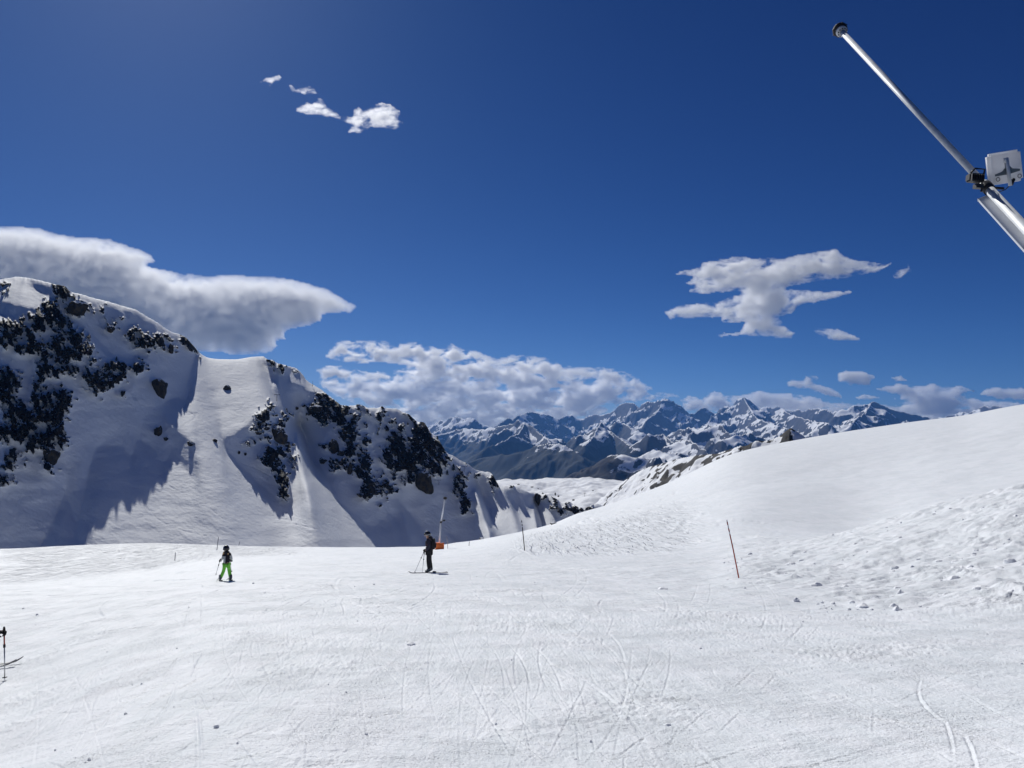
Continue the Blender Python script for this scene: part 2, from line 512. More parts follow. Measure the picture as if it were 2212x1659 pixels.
def build_ground():
    NC, NR = 1250, 900
    pxs = np.concatenate([np.linspace(-900, -70, 60)[:-1], np.linspace(-70, 2282, NC), np.linspace(2282, 3400, 70)[1:]])
    ds = np.exp(np.linspace(math.log(1.25), math.log(900.0), 60))
    # rows follow the foreshortened slope: dense where the picture sees it
    q = np.concatenate([1.0/np.linspace(1/3.2, 1/17.0, 430), np.geomspace(17.06, 48, 400)])
    q2 = np.concatenate([1.0/np.linspace(1/48.3, 1/110., 60), np.geomspace(111, 300, 150)])
    ds = np.concatenate([np.geomspace(1.25, 3.1, 14), q, q2, np.geomspace(306, 1500, 16)])
    PX, D = np.meshgrid(pxs, ds)
    u = (PX-CX)/FW/1.0019
    n = np.hypot(u, 1)
    X, Y = D*u/n, D/n
    Z = ground(X, Y)
    fade = 1-sstep(120, 220, D)
    Z += 0.05*np.clip(D/20, .4, 4)*fbm(X/7.0, Y/7.0, 3, 3)*fade
    Z += 0.016*fbm(X/0.55, Y/0.22, 4, 8, .6)*(1-sstep(25, 50, D))
    Z += 0.012*np.clip(D/12, .5, 3)*fbm((X+Y*.5)/1.6, (Y-X*.4)/0.35, 3, 88)*(1-sstep(40, 90, D))
    g = fbm(X/3.0, Y/3.0, 3, 21)
    rough_spots = sstep(0.02, 0.35, g)
    Z += rough_spots*0.026*(np.abs(pn(X/0.10, Y/0.10, 31)))*(1-sstep(14, 26, D))
    Z += rough_spots*0.030*(np.abs(pn(X/0.30, Y/0.26, 33)))*(1-sstep(30, 60, D))
    # churned bank on the right
    M = churn_mask(PX, D)
    b1 = np.abs(fbm(X/1.5, Y/1.5, 3, 41)); b2 = ridged(X/0.55, Y/0.5, 3, 43)
    dc, vc = cells(X/0.75, Y/0.75, 2)
    lump = np.clip(0.42-dc, 0, 1)*2*(vc > 0.55)*vc
    dc2, vc2 = cells(X/0.33, Y/0.33, 5)
    lump2 = np.clip(0.40-dc2, 0, 1)*2*(vc2 > 0.5)*vc2
    patch = sstep(-0.15, 0.25, fbm(X/3.5, Y/3.5, 2, 77))
    deep = 0.32 + 1.0*np.exp(-((PX-2160)/150)**2 - ((D-20.5)/4.5)**2) + 0.35*np.exp(-((PX-1680)/70)**2 - ((D-26)/4)**2)
    Z += M*(0.20*b1 + (0.13*b2 + 0.26*lump + 0.14*lump2)*(0.15+0.85*patch)*deep)
    # plough furrows along the bank
    fur = np.sin((Y*0.93 + X*0.28)*1.9 + 3*fbm(X/6, Y/6, 2, 9))
    Z += M*0.07*np.clip(fur, 0, 1)**2
    apply_tracks(X, Y, Z, make_tracks())
    # faint wind ripples on the smooth hill
    H = sstep(60, 90, D)*sstep(1150, 1350, PX)
    Z += H*0.35*fbm(X/45, Y/30, 3, 51)*fade
    trk = sstep(700, 560, PX)*sstep(72, 90, D)*sstep(200, 170, D)*sstep(-60, 60, PX+200*pn(PX/200, D/30, 6))
    trk = np.maximum(trk, sstep(1080, 1180, PX)*sstep(1560, 1430, PX)*sstep(42, 55, D)*sstep(125, 100, D)*0.5)
    return grid_obj('ground', np.stack([X, Y, Z], -1)[::-1], mat_piste(), {'tracked': trk[::-1]})

ground_o = tag(build_ground(), 'groomed snow slope with ski tracks and a smooth snow hill', kind='structure')

# ------------------------------------------------------------------ the rocky ridge on the left
SIL = np.array([(-600, 700), (-260, 640), (-60, 612), (0, 604), (40, 598), (55, 599.5), (87, 606), (119, 614), (139, 617.7), (151, 629), (178.6, 636.6), (208, 645.5),
 (238, 652.5), (268, 662), (292, 668.6), (309.5, 679), (337, 695), (367, 715), (397, 726), (412.7, 740.7), (424.6, 754.6), (437, 766.4),
 (451, 773), (477, 776), (506.7, 776.3), (546, 771), (568, 770), (578, 776.3), (590, 778), (596, 783), (620, 790), (641.6, 797),
 (653.5, 809), (662.5, 822), (675, 830), (697, 843.8), (709, 853.7), (725, 865.6), (739, 875.5), (760.6, 876.5), (774.5, 873),
 (784, 876), (798.4, 881), (816, 881.5), (825, 878), (834, 881.8), (855, 882.8), (869.9, 889.7), (884.8, 896), (893.5, 904.6),
 (904.6, 910.8), (914.5, 912), (924.5, 924.5), (930.7, 934.4), (944.3, 945.5), (954.2, 960.4), (966.6, 979), (977.8, 984),
 (993.9, 993.9), (1008.8, 1001.3), (1026, 1013.7), (1043.5, 1018.7), (1058.4, 1020), (1065.8, 1028.6), (1075.7, 1046),
 (1079.5, 1052.3), (1093, 1049.7), (1105.5, 1048.4), (1122.8, 1054.7), (1142.7, 1063.4), (1155, 1065.8), (1179.9, 1067.8),
 (1192.3, 1073.3), (1202.2, 1078.2), (1217, 1087.6), (1228, 1083.2), (1241.9, 1091.8), (1254, 1096.8), (1266.7, 1096), (1274, 1093),
 (1289, 1088.6), (1297.7, 1090.6), (1330, 1105), (1420, 1140)], float)

LIT = [  # snow fans and shoulders that catch the sun (gentler slopes)
 [(60,1260),(85,1185),(118,1110),(143,1058),(155,1095),(165,1130),(172,1105),(190,1010),(203,972),(222,962),(268,963),(284,985),(292,960),(300,945),(316,958),(335,972),(352,1000),(372,975),(395,1000),(410,1025),(425,1030),(420,960),(380,930),(352,900),(350,868),(372,858),(392,862),(402,868),(410,800),(424,762),(450,772),(560,770),(585,800),(600,830),(590,842),(605,880),(560,893),(520,930),(480,950),(494,977),(523,1007),(558,1041),(598,1074),(625,1087),(650,1096),(643,1075),(650,1066),(641,1015),(634,985),(628,960),(640,958),(634,925),(640,914),(655,930),(668,955),(683,989),(706,1026),(737,1083),(770,1116),(809,1143),(818,1122),(841,1126),(836,1103),(865,1121),(862,1085),(880,1100),(901,1125),(919,1149),(946,1177),(985,1183),(961,1144),(1003,1172),(1039,1164),(1023,1119),(1046,1126),(1030,1095),(1011,1034),(1030,1050),(1047,1070),(1067,1087),(1095,1105),(1108,1120),(1097,1092),(1086,1066),(1079,1050),(1086,1050),(1100,1070),(1121,1100),(1136,1117),(1150,1122),(1147,1083),(1156,1078),(1160,1090),(1174,1112),(1190,1140),(1200,1260)],
 [(-600,560),(-60,612),(55,596),(57,602),(75,622),(105,640),(135,665),(105,655),(60,665),(20,655),(-60,640),(-600,640)],
 [(-60,665),(0,672),(18,690),(35,712),(60,735),(86,750),(60,742),(35,722),(15,700),(-60,690)],
 [(150,632),(175,648),(205,662),(232,667),(205,669),(175,660),(150,645)],
 [(165,690),(190,715),(225,745),(255,780),(278,800),(262,792),(235,775),(210,752),(180,722),(150,700),(130,680)],
 [(632,797),(650,812),(668,832),(690,846),(660,838),(630,828),(618,812)],
 [(655,842),(675,832),(690,845),(680,850)],
 [(283,766),(310,770),(330,765),(292,788)],
 [(690,905),(702,908),(715,907),(728,914),(708,935),(700,955),(690,960),(696,930),(680,918),(660,912)],
]
ROCKS = [ # x, y, rx, ry, strength
(131,623.6,16,12,1),(145,640,9,7,1),(168,665.3,16,12.5,1.2),(4.5,613,9,3,1),(7.4,629.6,5,4,1),(111.6,650.4,9,5,.9),(110,662,12,5,.9),
(95,680,18,13,1.1),(119,683,13,12,1.2),(134,695,9,9,1.1),(149,710,9,11,1),(62.5,683,4,5,1.1),(44.6,689,9,5,.9),(86.3,704,15,9,1),
(13.4,698,19,8,1),(49,713,15,9,.9),(15,732,18,15,.9),(65.5,729,8,12,.9),(41,751.6,7,7,1.2),(70,753,8,10,1.2),(86,751.6,7,10,1.1),
(98,768,7,13,1.1),(129.5,742.7,15,24,1),(163.7,738,12,15,1.1),(178.6,754.6,17,13,1),(156,759,14,10,1.1),(141,768,9,8,1),(128,780,6,4.5,.9),
(201,778,7,5,1.1),(95,797.7,13,11,.95),(119,805,6,9,1.1),(152,799,15,9,.95),(238,790,9,6,1.1),(259,790,14,7,1.1),(296,792,12,8,1.1),
(306,785,5,4,1),(190,811,10,8,.9),(219,812.7,10,9,.95),(253,815.6,18,7,1.1),(223,668,4,9,.7),(244,693.6,13,8,.75),(239,711.4,6,6,1.1),
(286.4,726,9,9,1.1),(294.6,713,5,5,1.1),(312.5,739.7,17,11,1),(340,735,16,13,.85),(370,753.5,5,8,1.1),(399,734,8,7,1),(417,749,9,13,1),
(588,781.8,5,8,1.1),(607.5,792,5,7,1),(583.6,868,3,3,.9),(583,883,4.5,5,.9),(624,899,8,7,.75),(568,899,12,12,1),
(9,822,26,24,1.2),(5,862,17,13,1.1),(81,832.7,8,9,1.2),(83,861,16,13,1),(111.6,853.5,8,7,.9),(125,852,9,10,1.1),(138,852,8,11,1.1),
(144,868,9,10,1.1),(131,882,13,14,1.1),(72,897,46,12,1.2),(40,892,18,17,1.1),(37,922,15,11,1),(126.5,904,8,14,1),(70,922,8,6,1.2),
(44.6,944,12,10,.95),(110,934,9,15,1.1),(126,932,9,10,1),(70,963.6,10,13,1.1),(88,947,12,8,1),(132,953,8,9,.95),(103,959,9,9,.9),
(101,1007,13,8,1),(15,932,17,17,.85),(24,981.5,11,9,.85),(27,1004,14,10,.8),(12,1036,17,9,.8),(213,812,10,9,.9),(208,829.7,14,17,1.05),
(245,825,10,8,.95),(265,853,3,3,.9),(565,917,9,6,1),(545.8,924,3.5,3,1),(603.8,915.8,5,9,1.2),(583,948.5,5,7,1.1),(544,956,10,5,.75),
(623,960,5,5,1),(586,984,11,14,1.1),(569.6,993,7,7,.9),(603.8,978,6,7,1.1),(615.7,973.8,8,9,.9),(632,991.7,4.5,8,.95),(603,1011,9,9,1.15),
(589,1003.6,6,6,1),(610,1024,7,8,1),(609.8,1036,9,13,1),(617,1048,5,8,1),(611,1063,7,7,1),(685.6,853,8,5,1.1),
(681,883,13,9,1.2),(702,872.6,11,13,1),(691.6,896,9,12,.9),(715,866,9,7,1.1),(727,876,10,8,1.2),(739,889,10,10,1.1),(711,905,9,6,1.1),
(723,904,5,6,1.1),(739,905,8,8,1.1),(761.5,915.8,8,9,.9),(746.7,933.6,13,13,.85),(745,942.5,9,6,1.1),(761.5,947,7,5,1),(789.8,953,5,9,1),
(705,963,8,5,1),(757,969,11,13,1),(717,1003.6,7,7,1.1),(733,1006.5,10,8,1.05),(791,999,12,18,.85),(779.4,1021.4,12,15,1),
(800,1054,15,20,.95),(778.7,887,5,11,.75),(823,897,9,9,.95),(845,910.7,4,5,1),(792,915,4,5,1),(869.4,922.6,7,5,1),
(832,928.5,9,3,.8),(847,942,12,8,.9),(847,951,6,5,1.1),(906.6,915,9,5,1.1),(917,930,9,10,1.1),(899,933,8,11,1.1),(914,959.8,22,17,1),
(945,971.7,14,18,.95),(958.7,991,8,9,.9),(912.6,989.6,12,13,.95),(942,1006,12,17,.95),(859,965.7,13,16,1.15),(871,989.6,12,17,1.1),
(893,998.5,13,14,1.1),(832,980.6,7,8,1.1),(838,987,6,6,1),(842.7,1001.5,6,9,1.1),(862,1010,8,6,1),(888.8,1023.8,8,16,1.05),
(856,1028,6,6,.9),(872.4,1037,6,4,.9),(842.7,1059.5,9,9,.9),(832,1046,7,6,.85),(993,1020.8,7,16,.7),(996,1049,7,9,.8),
(1028,1034,4,7,.8),(989,1063,9,14,.8),(1006,1090.6,9,10,1),(1065.8,1036,6,12,1.05),(1103,1049.7,5,3,1),(1177,1071,5,5,1),
(1195,1078,4,6,1.05),(1197,1097,5,4,1),(1212,1104,6,5,1.05),(1227,1098,5,4,1),(1239.4,1097,5,5,1.1),(1254,1103,9,5,1),(1274,1097,7,6,1.1),
(1227,1084.5,5,4,1),(640,800,8,4,.8),(890,902,8,4,1),(880,893,5,3,.9),(775,874,6,3,1)]

_rr = random.Random(21)
for _x, _y, _rx, _ry, _s in list(ROCKS):         # smaller stones scattered round every crag
    for _k in range(3 if _rx*_ry < 60 else 6):
        _a = _rr.uniform(0, 6.283); _q = _rr.uniform(1.25, 2.3)
        ROCKS.append((_x + _q*_rx*math.cos(_a) + .25*_ry, _y + _q*_ry*math.sin(_a), _rr.uniform(1.3, 3.0), _rr.uniform(1.3, 3.4), _rr.uniform(.95, 1.3)))
STEP = 1.5
MPX = np.arange(-330, 1425, STEP)
MPY = np.arange(1262, 560, -STEP)           # bottom to top
def solve_ridge():
    X, Y = np.meshgrid(MPX, MPY)
    lit = np.zeros(X.shape)
    wx = X + 2.5*pn(X/14, Y/14, 2); wy = Y + 2.5*pn(X/14, Y/14, 4)
    for p in LIT: lit[polymask(p, wx, wy)] = 1
    litb = blur(lit, 1.6)*0.7 + blur(lit, 6)*0.3
    far_ = sstep(960, 1060, X)
    litb = litb*(1-far_) + blur(lit, 5)*far_
    T = -(Y - 932.6)/FW
    s_l = 0.40 + 0.07*fbm(X/160, Y/90, 3, 12) - 0.02*sstep(1000, 1180, Y)
    s_l = np.maximum(s_l, T + 0.13)
    s_s = 0.90 + 0.05*fbm(X/60, Y/60, 2, 15)
    a, b = (X*0.72 + Y*0.9), (Y*0.72 - X*0.9)
    rib = sstep(0.62, 0.95, ridged(a/120 + .3*pn(X/40, Y/40, 3), b/34, 3, 17))
    up_ = sstep(940, 780, Y)*sstep(450, 330, X)*1.1
    s_s = s_s - 0.42*rib*np.clip(up_, 0, 1)
    s = s_s + (s_l - s_s)*litb
    gv = STEP/FW/(s - T)
    # lateral trend: the ridge runs away to the right
    gh = np.full(X.shape, STEP*math.log(1.55)/1500)
    W = 0.12
    # least squares by cosine transform (Neumann), then a few rounds that steer each slope towards
    # or away from the sun until the fans catch it and the steep faces do not
    R, C = X.shape
    xr, yr, zr = ray(X, Y)
    ky = 2*np.cos(2*np.pi*np.arange(2*R)/(2*R)) - 2
    L = np.array(sun_dir[:])
    want = -0.20 + (0.235+0.20)*litb + 0.22*rib*np.clip(up_, 0, 1)*(1-litb)
    for it in range(7):
        gv = STEP/FW/np.maximum(s - T, 0.10)
        div = np.zeros(X.shape)
        a = 0.5*(gv[1:] + gv[:-1])
        div[:-1] += a; div[1:] -= a
        b = W*gh[:, 1:]
        div[:, :-1] += b; div[:, 1:] -= b
        ext = np.concatenate([div, div[::-1]], 0); ext = np.concatenate([ext, ext[:, ::-1]], 1)
        F = np.fft.rfft2(ext)
        kx = 2*np.cos(2*np.pi*np.arange(F.shape[1])/(2*C)) - 2
        den = ky[:, None] + W*kx[None, :]
        den[0, 0] = 1
        F /= den; F[0, 0] = 0
        U = np.fft.irfft2(F, s=ext.shape)[:R, :C]
        if it == 6: break
        DD = np.exp(U - U.mean())*500
        P = np.stack([xr*DD, yr*DD, zr*DD], -1)
        N = np.cross(np.gradient(P, axis=1), np.gradient(P, axis=0)); N /= np.linalg.norm(N, axis=-1, keepdims=True)
        N *= np.sign(N[..., 2:3])
        nl = N@L
        err = blur(want - nl, 1.4)
        s = np.clip(s - 0.6*err, T+0.10, 1.5)
        gh = np.clip(gh - 0.0007*err*np.tanh((X-260)/250), -0.0016, 0.0024)
    # keep the toe roughly at a set distance
    j = np.argmin(np.abs(MPX-300)); i = np.argmin(np.abs(MPY-1182))
    U -= U[i, j] - math.log(430.0)
    return X, Y, np.exp(U), lit

RX, RY, RDEP, RLIT = solve_ridge()
def ridge_rocks(X, Y):
    wx = X + 3.2*pn(X/9, Y/9, 61) + 1.6*pn(X/3.6, Y/3.6, 62)
    wy = Y + 3.2*pn(X/9, Y/9, 63) + 1.6*pn(X/3.6, Y/3.6, 64)
    m = np.zeros(X.shape)
    for cx, cy, rx, ry, st in ROCKS:
        i0 = int(np.clip((MPY[0]-cy-ry*2.2-6)/STEP, 0, X.shape[0]-1)); i1 = int(np.clip((MPY[0]-cy+ry*2.2+6)/STEP, 0, X.shape[0]-1))
        j0 = int(np.clip((cx-rx*2.2-6-MPX[0])/STEP, 0, X.shape[1]-1)); j1 = int(np.clip((cx+rx*2.2+6-MPX[0])/STEP, 0, X.shape[1]-1))
        sl = (slice(i0, i1), slice(j0, j1))
        r = np.sqrt(((wx[sl]-cx)/rx)**2 + ((wy[sl]-cy)/ry)**2)
        m[sl] = np.maximum(m[sl], st*np.clip(1.45-0.62*r**1.5, 0, 1.0))
    jx = X + 1.6*pn(X/4, Y/4, 66); jy = Y + 1.6*pn(X/4, Y/4, 67)
    dc, vc = cells((jx+.35*jy)/9.0, jy/12.0, 21); dc2, vc2 = cells((jx-.3*jy)/4.2, jy/5.6, 23)
    # broad rocky ground round the crags, broken into ribs that run down the fall line and cross ledges
    broad = np.clip(blur(np.clip(m, 0, 1), 6)*1.25, 0, 1)
    dirx = np.where(X < 420, 0.45, 0.62)
    a = X - dirx*Y; b = Y
    rib1 = fbm(a/9.5 + .5*pn(X/15, Y/15, 68), b/34.0, 3, 161, .6)
    rib2 = fbm(a/3.4, b/13.0, 3, 165, .6)
    led = fbm(X/17.0, (Y+.25*X)/4.2, 3, 171, .6)
    m0 = m
    m = 0.56*m + (0.50 - 0.13*(X < 330))*broad + (m + broad > .12)*(1.05*rib1 + 0.28*rib2 - 0.80*np.clip(led, 0, 1) + 0.34*(vc-.5) + 0.26*(vc2-.5)) - 0.10
    m = np.where((m0 > .9) & (broad < .45), np.maximum(m, 0.62 + 0.5*(vc2-.5)), m)
    return np.clip(m, 0, 1.4)

SCORES = [ # old ski tracks across the snow fans
 [(352,1035),(366,1050),(384,1062),(403,1069)], [(312,1087),(322,1104),(340,1121),(365,1136),(400,1148),(440,1157),(470,1159)],
 [(511,850),(523,862),(527,874),(520,884),(507,889),(514,895)], [(522,900),(528,908),(523,914)], [(517,912),(528,925),(545,937)],
 [(418,880),(425,893),(418,905),(408,912),(400,915)], [(404,888),(414,894),(424,903)], [(523,1001),(560,1015),(588,1030)],
 [(660,948),(640,962),(622,972)], [(640,958),(652,972),(668,985),(690,1000)], [(560,1070),(585,1078),(610,1094),(640,1116)],
 [(700,1085),(704,1100),(702,1118)], [(590,1130),(640,1133),(670,1140),(700,1146)], [(455,1100),(480,1120),(500,1128)], [(585,1120),(620,1122),(660,1132)],
 [(640,880),(645,910),(650,940)], [(830,1090),(838,1106)], [(500,800),(530,806),(560,810)], [(478,786),(500,800)], [(690,1105),(770,1140),(830,1165)], [(705,1100),(790,1140),(850,1166)]]

def build_ridge():
    global RSURF
    X, Y = RX, RY
    rock = ridge_rocks(X, Y)
    D = RDEP.copy()
    xr, yr, zr = ray(X, Y)
    # wind shaping of the snow
    D *= 1 + 0.0030*fbm(X/70, Y/40, 2, 81) + 0.0003*fbm(X/15, Y/11, 2, 85)*(1-.6*blur(RLIT, 3))
    # relief of the rock: blocks standing out towards the valley
    dc, vc = cells((X+0.35*Y)/9.0, Y/12.0, 21); dc2, vc2 = cells((X-.3*Y)/4.2, Y/5.6, 23)
    rb = sstep(0.44, 0.56, rock)
    blk = 0.35 + 0.65*vc + 0.35*vc2 + 0.30*ridged(X/13, Y/13, 3, 90)
    D -= rb*blk*(3.0 + 6.0*np.clip(fbm((X-.5*Y)/9.0, Y/34.0, 3, 161, .6)+.5, 0, 1))
    D -= blur(sstep(0.3, 0.9, rock), 5)*7.0
    D -= rb*0.6*pn(X/2.6, Y/3.6, 99)
    for st in SCORES:
        for a, b in zip(st[:-1], st[1:]):
            i0 = int((MPY[0]-max(a[1], b[1])-5)/STEP); i1 = int((MPY[0]-min(a[1], b[1])+5)/STEP)+1
            j0 = int((min(a[0], b[0])-5-MPX[0])/STEP); j1 = int((max(a[0], b[0])+5-MPX[0])/STEP)+1
            xx, yy = X[i0:i1, j0:j1], Y[i0:i1, j0:j1]
            dx, dy = b[0]-a[0], b[1]-a[1]
            t = np.clip(((xx-a[0])*dx + (yy-a[1])*dy)/(dx*dx+dy*dy), 0, 1)
            q = np.hypot(xx-a[0]-t*dx, yy-a[1]-t*dy)
            D[i0:i1, j0:j1] = np.maximum(D[i0:i1, j0:j1], 0) + 0.55*np.exp(-(q/1.3)**2)*(0.5+pn(xx/9, yy/9, 7)).clip(0.1, 1)
    # wind crust and small slides
    D += (1-rb)*(0.35*fbm((X+Y*.6)/22, (Y-X*.5)/7, 3, 188) + 0.10*fbm(X/4, Y/3, 2, 189))
    RSURF = D
    # trim at the skyline, then fall away behind it
    sy = interp_smooth(MPX, SIL[:, 0], SIL[:, 1])
    sy = sy + 0.9*pn(MPX/5.0, MPX*0+.5, 70)*(np.interp(MPX, [400, 440, 560, 620], [1, .2, .2, 1]))
    NR = 430
    t = np.linspace(0, 1, NR)[:, None]
    YY = 1262 + (sy[None, :]-1262)*t
    ii = (MPY[0]-YY)/STEP; jj = np.broadcast_to(np.arange(len(MPX))[None, :], ii.shape).astype(float)
    d = bilin(D, ii, jj); rk = bilin(rock, ii, jj)
    XX = np.broadcast_to(MPX[None, :], YY.shape)
    # rounded crest: the last bit of snow lies back
    crest = (sy[None, :] < 9999) * np.exp(-((YY-sy[None, :])/5.0)) * (1-sstep(.3, .6, rk))
    d = d*(1+0.010*crest)
    x, y, z = ray(XX, YY)
    P = np.stack([x*d, y*d, z*d], -1)
    top = P[-1]
    back = []
    hx, hy = x[-1], y[-1]
    for k, (dd, dz) in enumerate(((3, -0.7), (8, -4), (20, -16), (60, -62), (160, -190))):
        B = top.copy(); B[:, 0] += hx*dd; B[:, 1] += hy*dd; B[:, 2] += dz
        back.append(B)
    P = np.concatenate([P, np.array(back)], 0)
    rk = np.concatenate([rk, np.repeat(rk[-1:]*0.5, 5, 0)], 0)
    o = grid_obj('hillside', P, mat_ridge(), {'rock': rk})
    return o
ridge_o = tag(build_ridge(), 'steep snow covered mountain ridge with dark rock outcrops on the left', kind='structure')

def ridge_at(px, py, off=0.0):
    i = np.array([(MPY[0]-py)/STEP]); j = np.array([(px-MPX[0])/STEP])
    d = float(bilin(RSURF, i, j)[0]) + off
    return at(px, py, d), d

# ------------------------------------------------------------------ distant mountains
def P3(pts, dk):
    """skyline points (x, y[, km]) -> world polyline"""
    out = []
    for p in pts:
        d = (p[2] if len(p) > 2 else dk)*1000.0
        v = at(p[0], p[1], d); out.append((v.x, v.y, v.z))
    return np.array(out)

FAR_SKY = [(860,935),(925,920),(940,914),(952.8,907),(962.7,911),(972.7,902),(984.6,899),(994.5,902),(1004,906),(1016,902),(1024,903),(1034,912),(1044,917),(1058,920),(1068,920),
 (1077.8,913),(1089.7,904),(1099.6,900),(1107.6,907),(1115.5,898),(1133.4,891),(1147,889),(1167,893),(1181,894),(1189,897),(1203,904),(1214.7,900),
 (1226.6,892.7),(1242.5,897),(1258,903),(1272,897),(1286,894),(1302,896),(1316,891),(1328.6,884),(1340.5,872.5),(1352.4,868.5),(1370,869.5),(1380,879.4),(1388,871.5),(1400,864.6),
 (1412,865.6),(1427.8,860.6),(1437.7,858.2),(1451.6,861.6),(1463.5,869.5),(1475.4,876.5),(1487,890.4),(1491,891),(1503,888.4),(1515,880.4),
 (1521,878.5),(1531,884.4),(1539,890.4),(1551,891),(1560.7,888.4),(1565.7,882.4),(1570.7,891),(1582.6,890.4),(1590.5,876.5),(1600.4,862.6),
 (1607.4,856.6),(1614.3,861.6),(1626,867.5),(1634,875.5),(1646,879.4),(1654,876.5),(1666,880.4),(1681.8,876.5),(1689.7,882.4),(1711.5,884.4),
 (1725.4,881.4),(1735,886.4),(1747.8,880.7),(1761,883),(1774,881.8),(1798,888.4),(1815.6,886),(1835,881.8),(1841.8,876.4),(1863.7,874.2),
 (1876.8,873),(1883.4,867.6),(1892,868.7),(1907.5,875.3),(1920.6,880.7),(1940,886.2),(1966.5,892.8),(1979.6,893.9),(2006,900.4),(2034,902),
 (2062.8,894),(2078,888),(2095.6,894),(2108.7,894),(2115,880),(2128.4,874.2),(2141.5,880.8),(2146,873),(2163,877.5),(2200,890),(2300,900)]
RIDGES = [ # polyline, slope, sharpness
 ([(p[0], p[1], 24 + (2.0*math.sin(p[0]/61.0)) + (3.5 if p[0] > 2040 else 0)) for p in FAR_SKY], 0.80),
 ([(940,935,19),(985,925,19),(1042,926,18),(1060,924,17.5),(1095,917,17),(1119.5,908,16.5),(1133,911,16.4),(1153,920,16),(1172,938,15),(1190,955,13.5)], 0.62),
 ([(1133,911,16.4),(1120,935,14.5),(1085,950,13.5),(1050,968,12.5)], 0.6),
 ([(1240,944,14.5),(1272,932,14),(1287,921,13.8),(1299,910,13.5),(1310,922,13.5),(1322,934,13),(1344,950,12.5),(1370,968,11.5)], 0.75),
 ([(1299,910,13.5),(1280,945,12.3),(1262,962,11.4)], 0.7),
 ([(1316,920,18),(1332,908.7,17),(1347,914,17),(1363,924,16.5),(1389,934,16)], 0.55),
 ([(1008,998,11.5),(1054,986,11.5),(1103,978,11),(1133,972,10.8),(1153,962,10.6),(1183,957,10.4),(1213,960,10.2),(1242,972,10),(1262,990,9.6)], 0.60),
 ([(1380,951,10),(1391,943,10),(1401,934.5,10),(1411,943,10),(1432,935,10.8),(1442,944,10.5),(1453,950,10.2),(1474,947,9.8),(1490,951,9.5),(1502,956,9.2),(1533,976,8.6)], 0.60),
 ([(1455,930,15),(1488,922,14.5),(1505,925,14),(1530,916,13.5),(1543,920,13),(1554.8,915,12.6),(1566,926,12.4),(1582,943,12)], 0.58),
 ([(1582,943,11.5),(1600,938,11.8),(1612,936,12),(1619,931,12),(1628,940,12),(1645,942,12)], 0.6),
 ([(1607,857,23),(1625,890,20),(1640,905,18),(1668,915,16.5),(1700,925,15)], 0.6),
 ([(1689,882,23),(1715,897,20),(1745,905,18),(1790,915,16)], 0.6),
 ([(1883,867.6,24),(1870,890,20),(1850,902,18),(1840,915,16)], 0.65),
 ([(1437,858,24),(1420,890,20.5),(1395,905,18.5)], 0.85),
 ([(1345,986,8.2),(1380,984,8),(1400,975,7.8),(1415,969,7.6),(1436,980,7.4),(1467,988,7)], 0.35),
 ([(1230,1024,7.4),(1262,1010,7.2),(1290,996,7.0),(1304,990,6.9),(1328,984,6.7),(1350,990,6.3)], 0.28),
]
def seg_height(X, Y, pl, slope, warp):
    best = np.full(X.shape, -1e9)
    wx, wy = X + warp[0], Y + warp[1]
    for a, b in zip(pl[:-1], pl[1:]):
        dx, dy = b[0]-a[0], b[1]-a[1]
        L2 = dx*dx+dy*dy
        t = np.clip(((wx-a[0])*dx + (wy-a[1])*dy)/L2, 0, 1)
        dist = np.hypot(wx-a[0]-t*dx, wy-a[1]-t*dy)
        h = a[2]+t*(b[2]-a[2])
        v = h - slope*(dist**0.94)*1.9/(1+dist/7000.0)
        best = np.maximum(best, v)
    return best

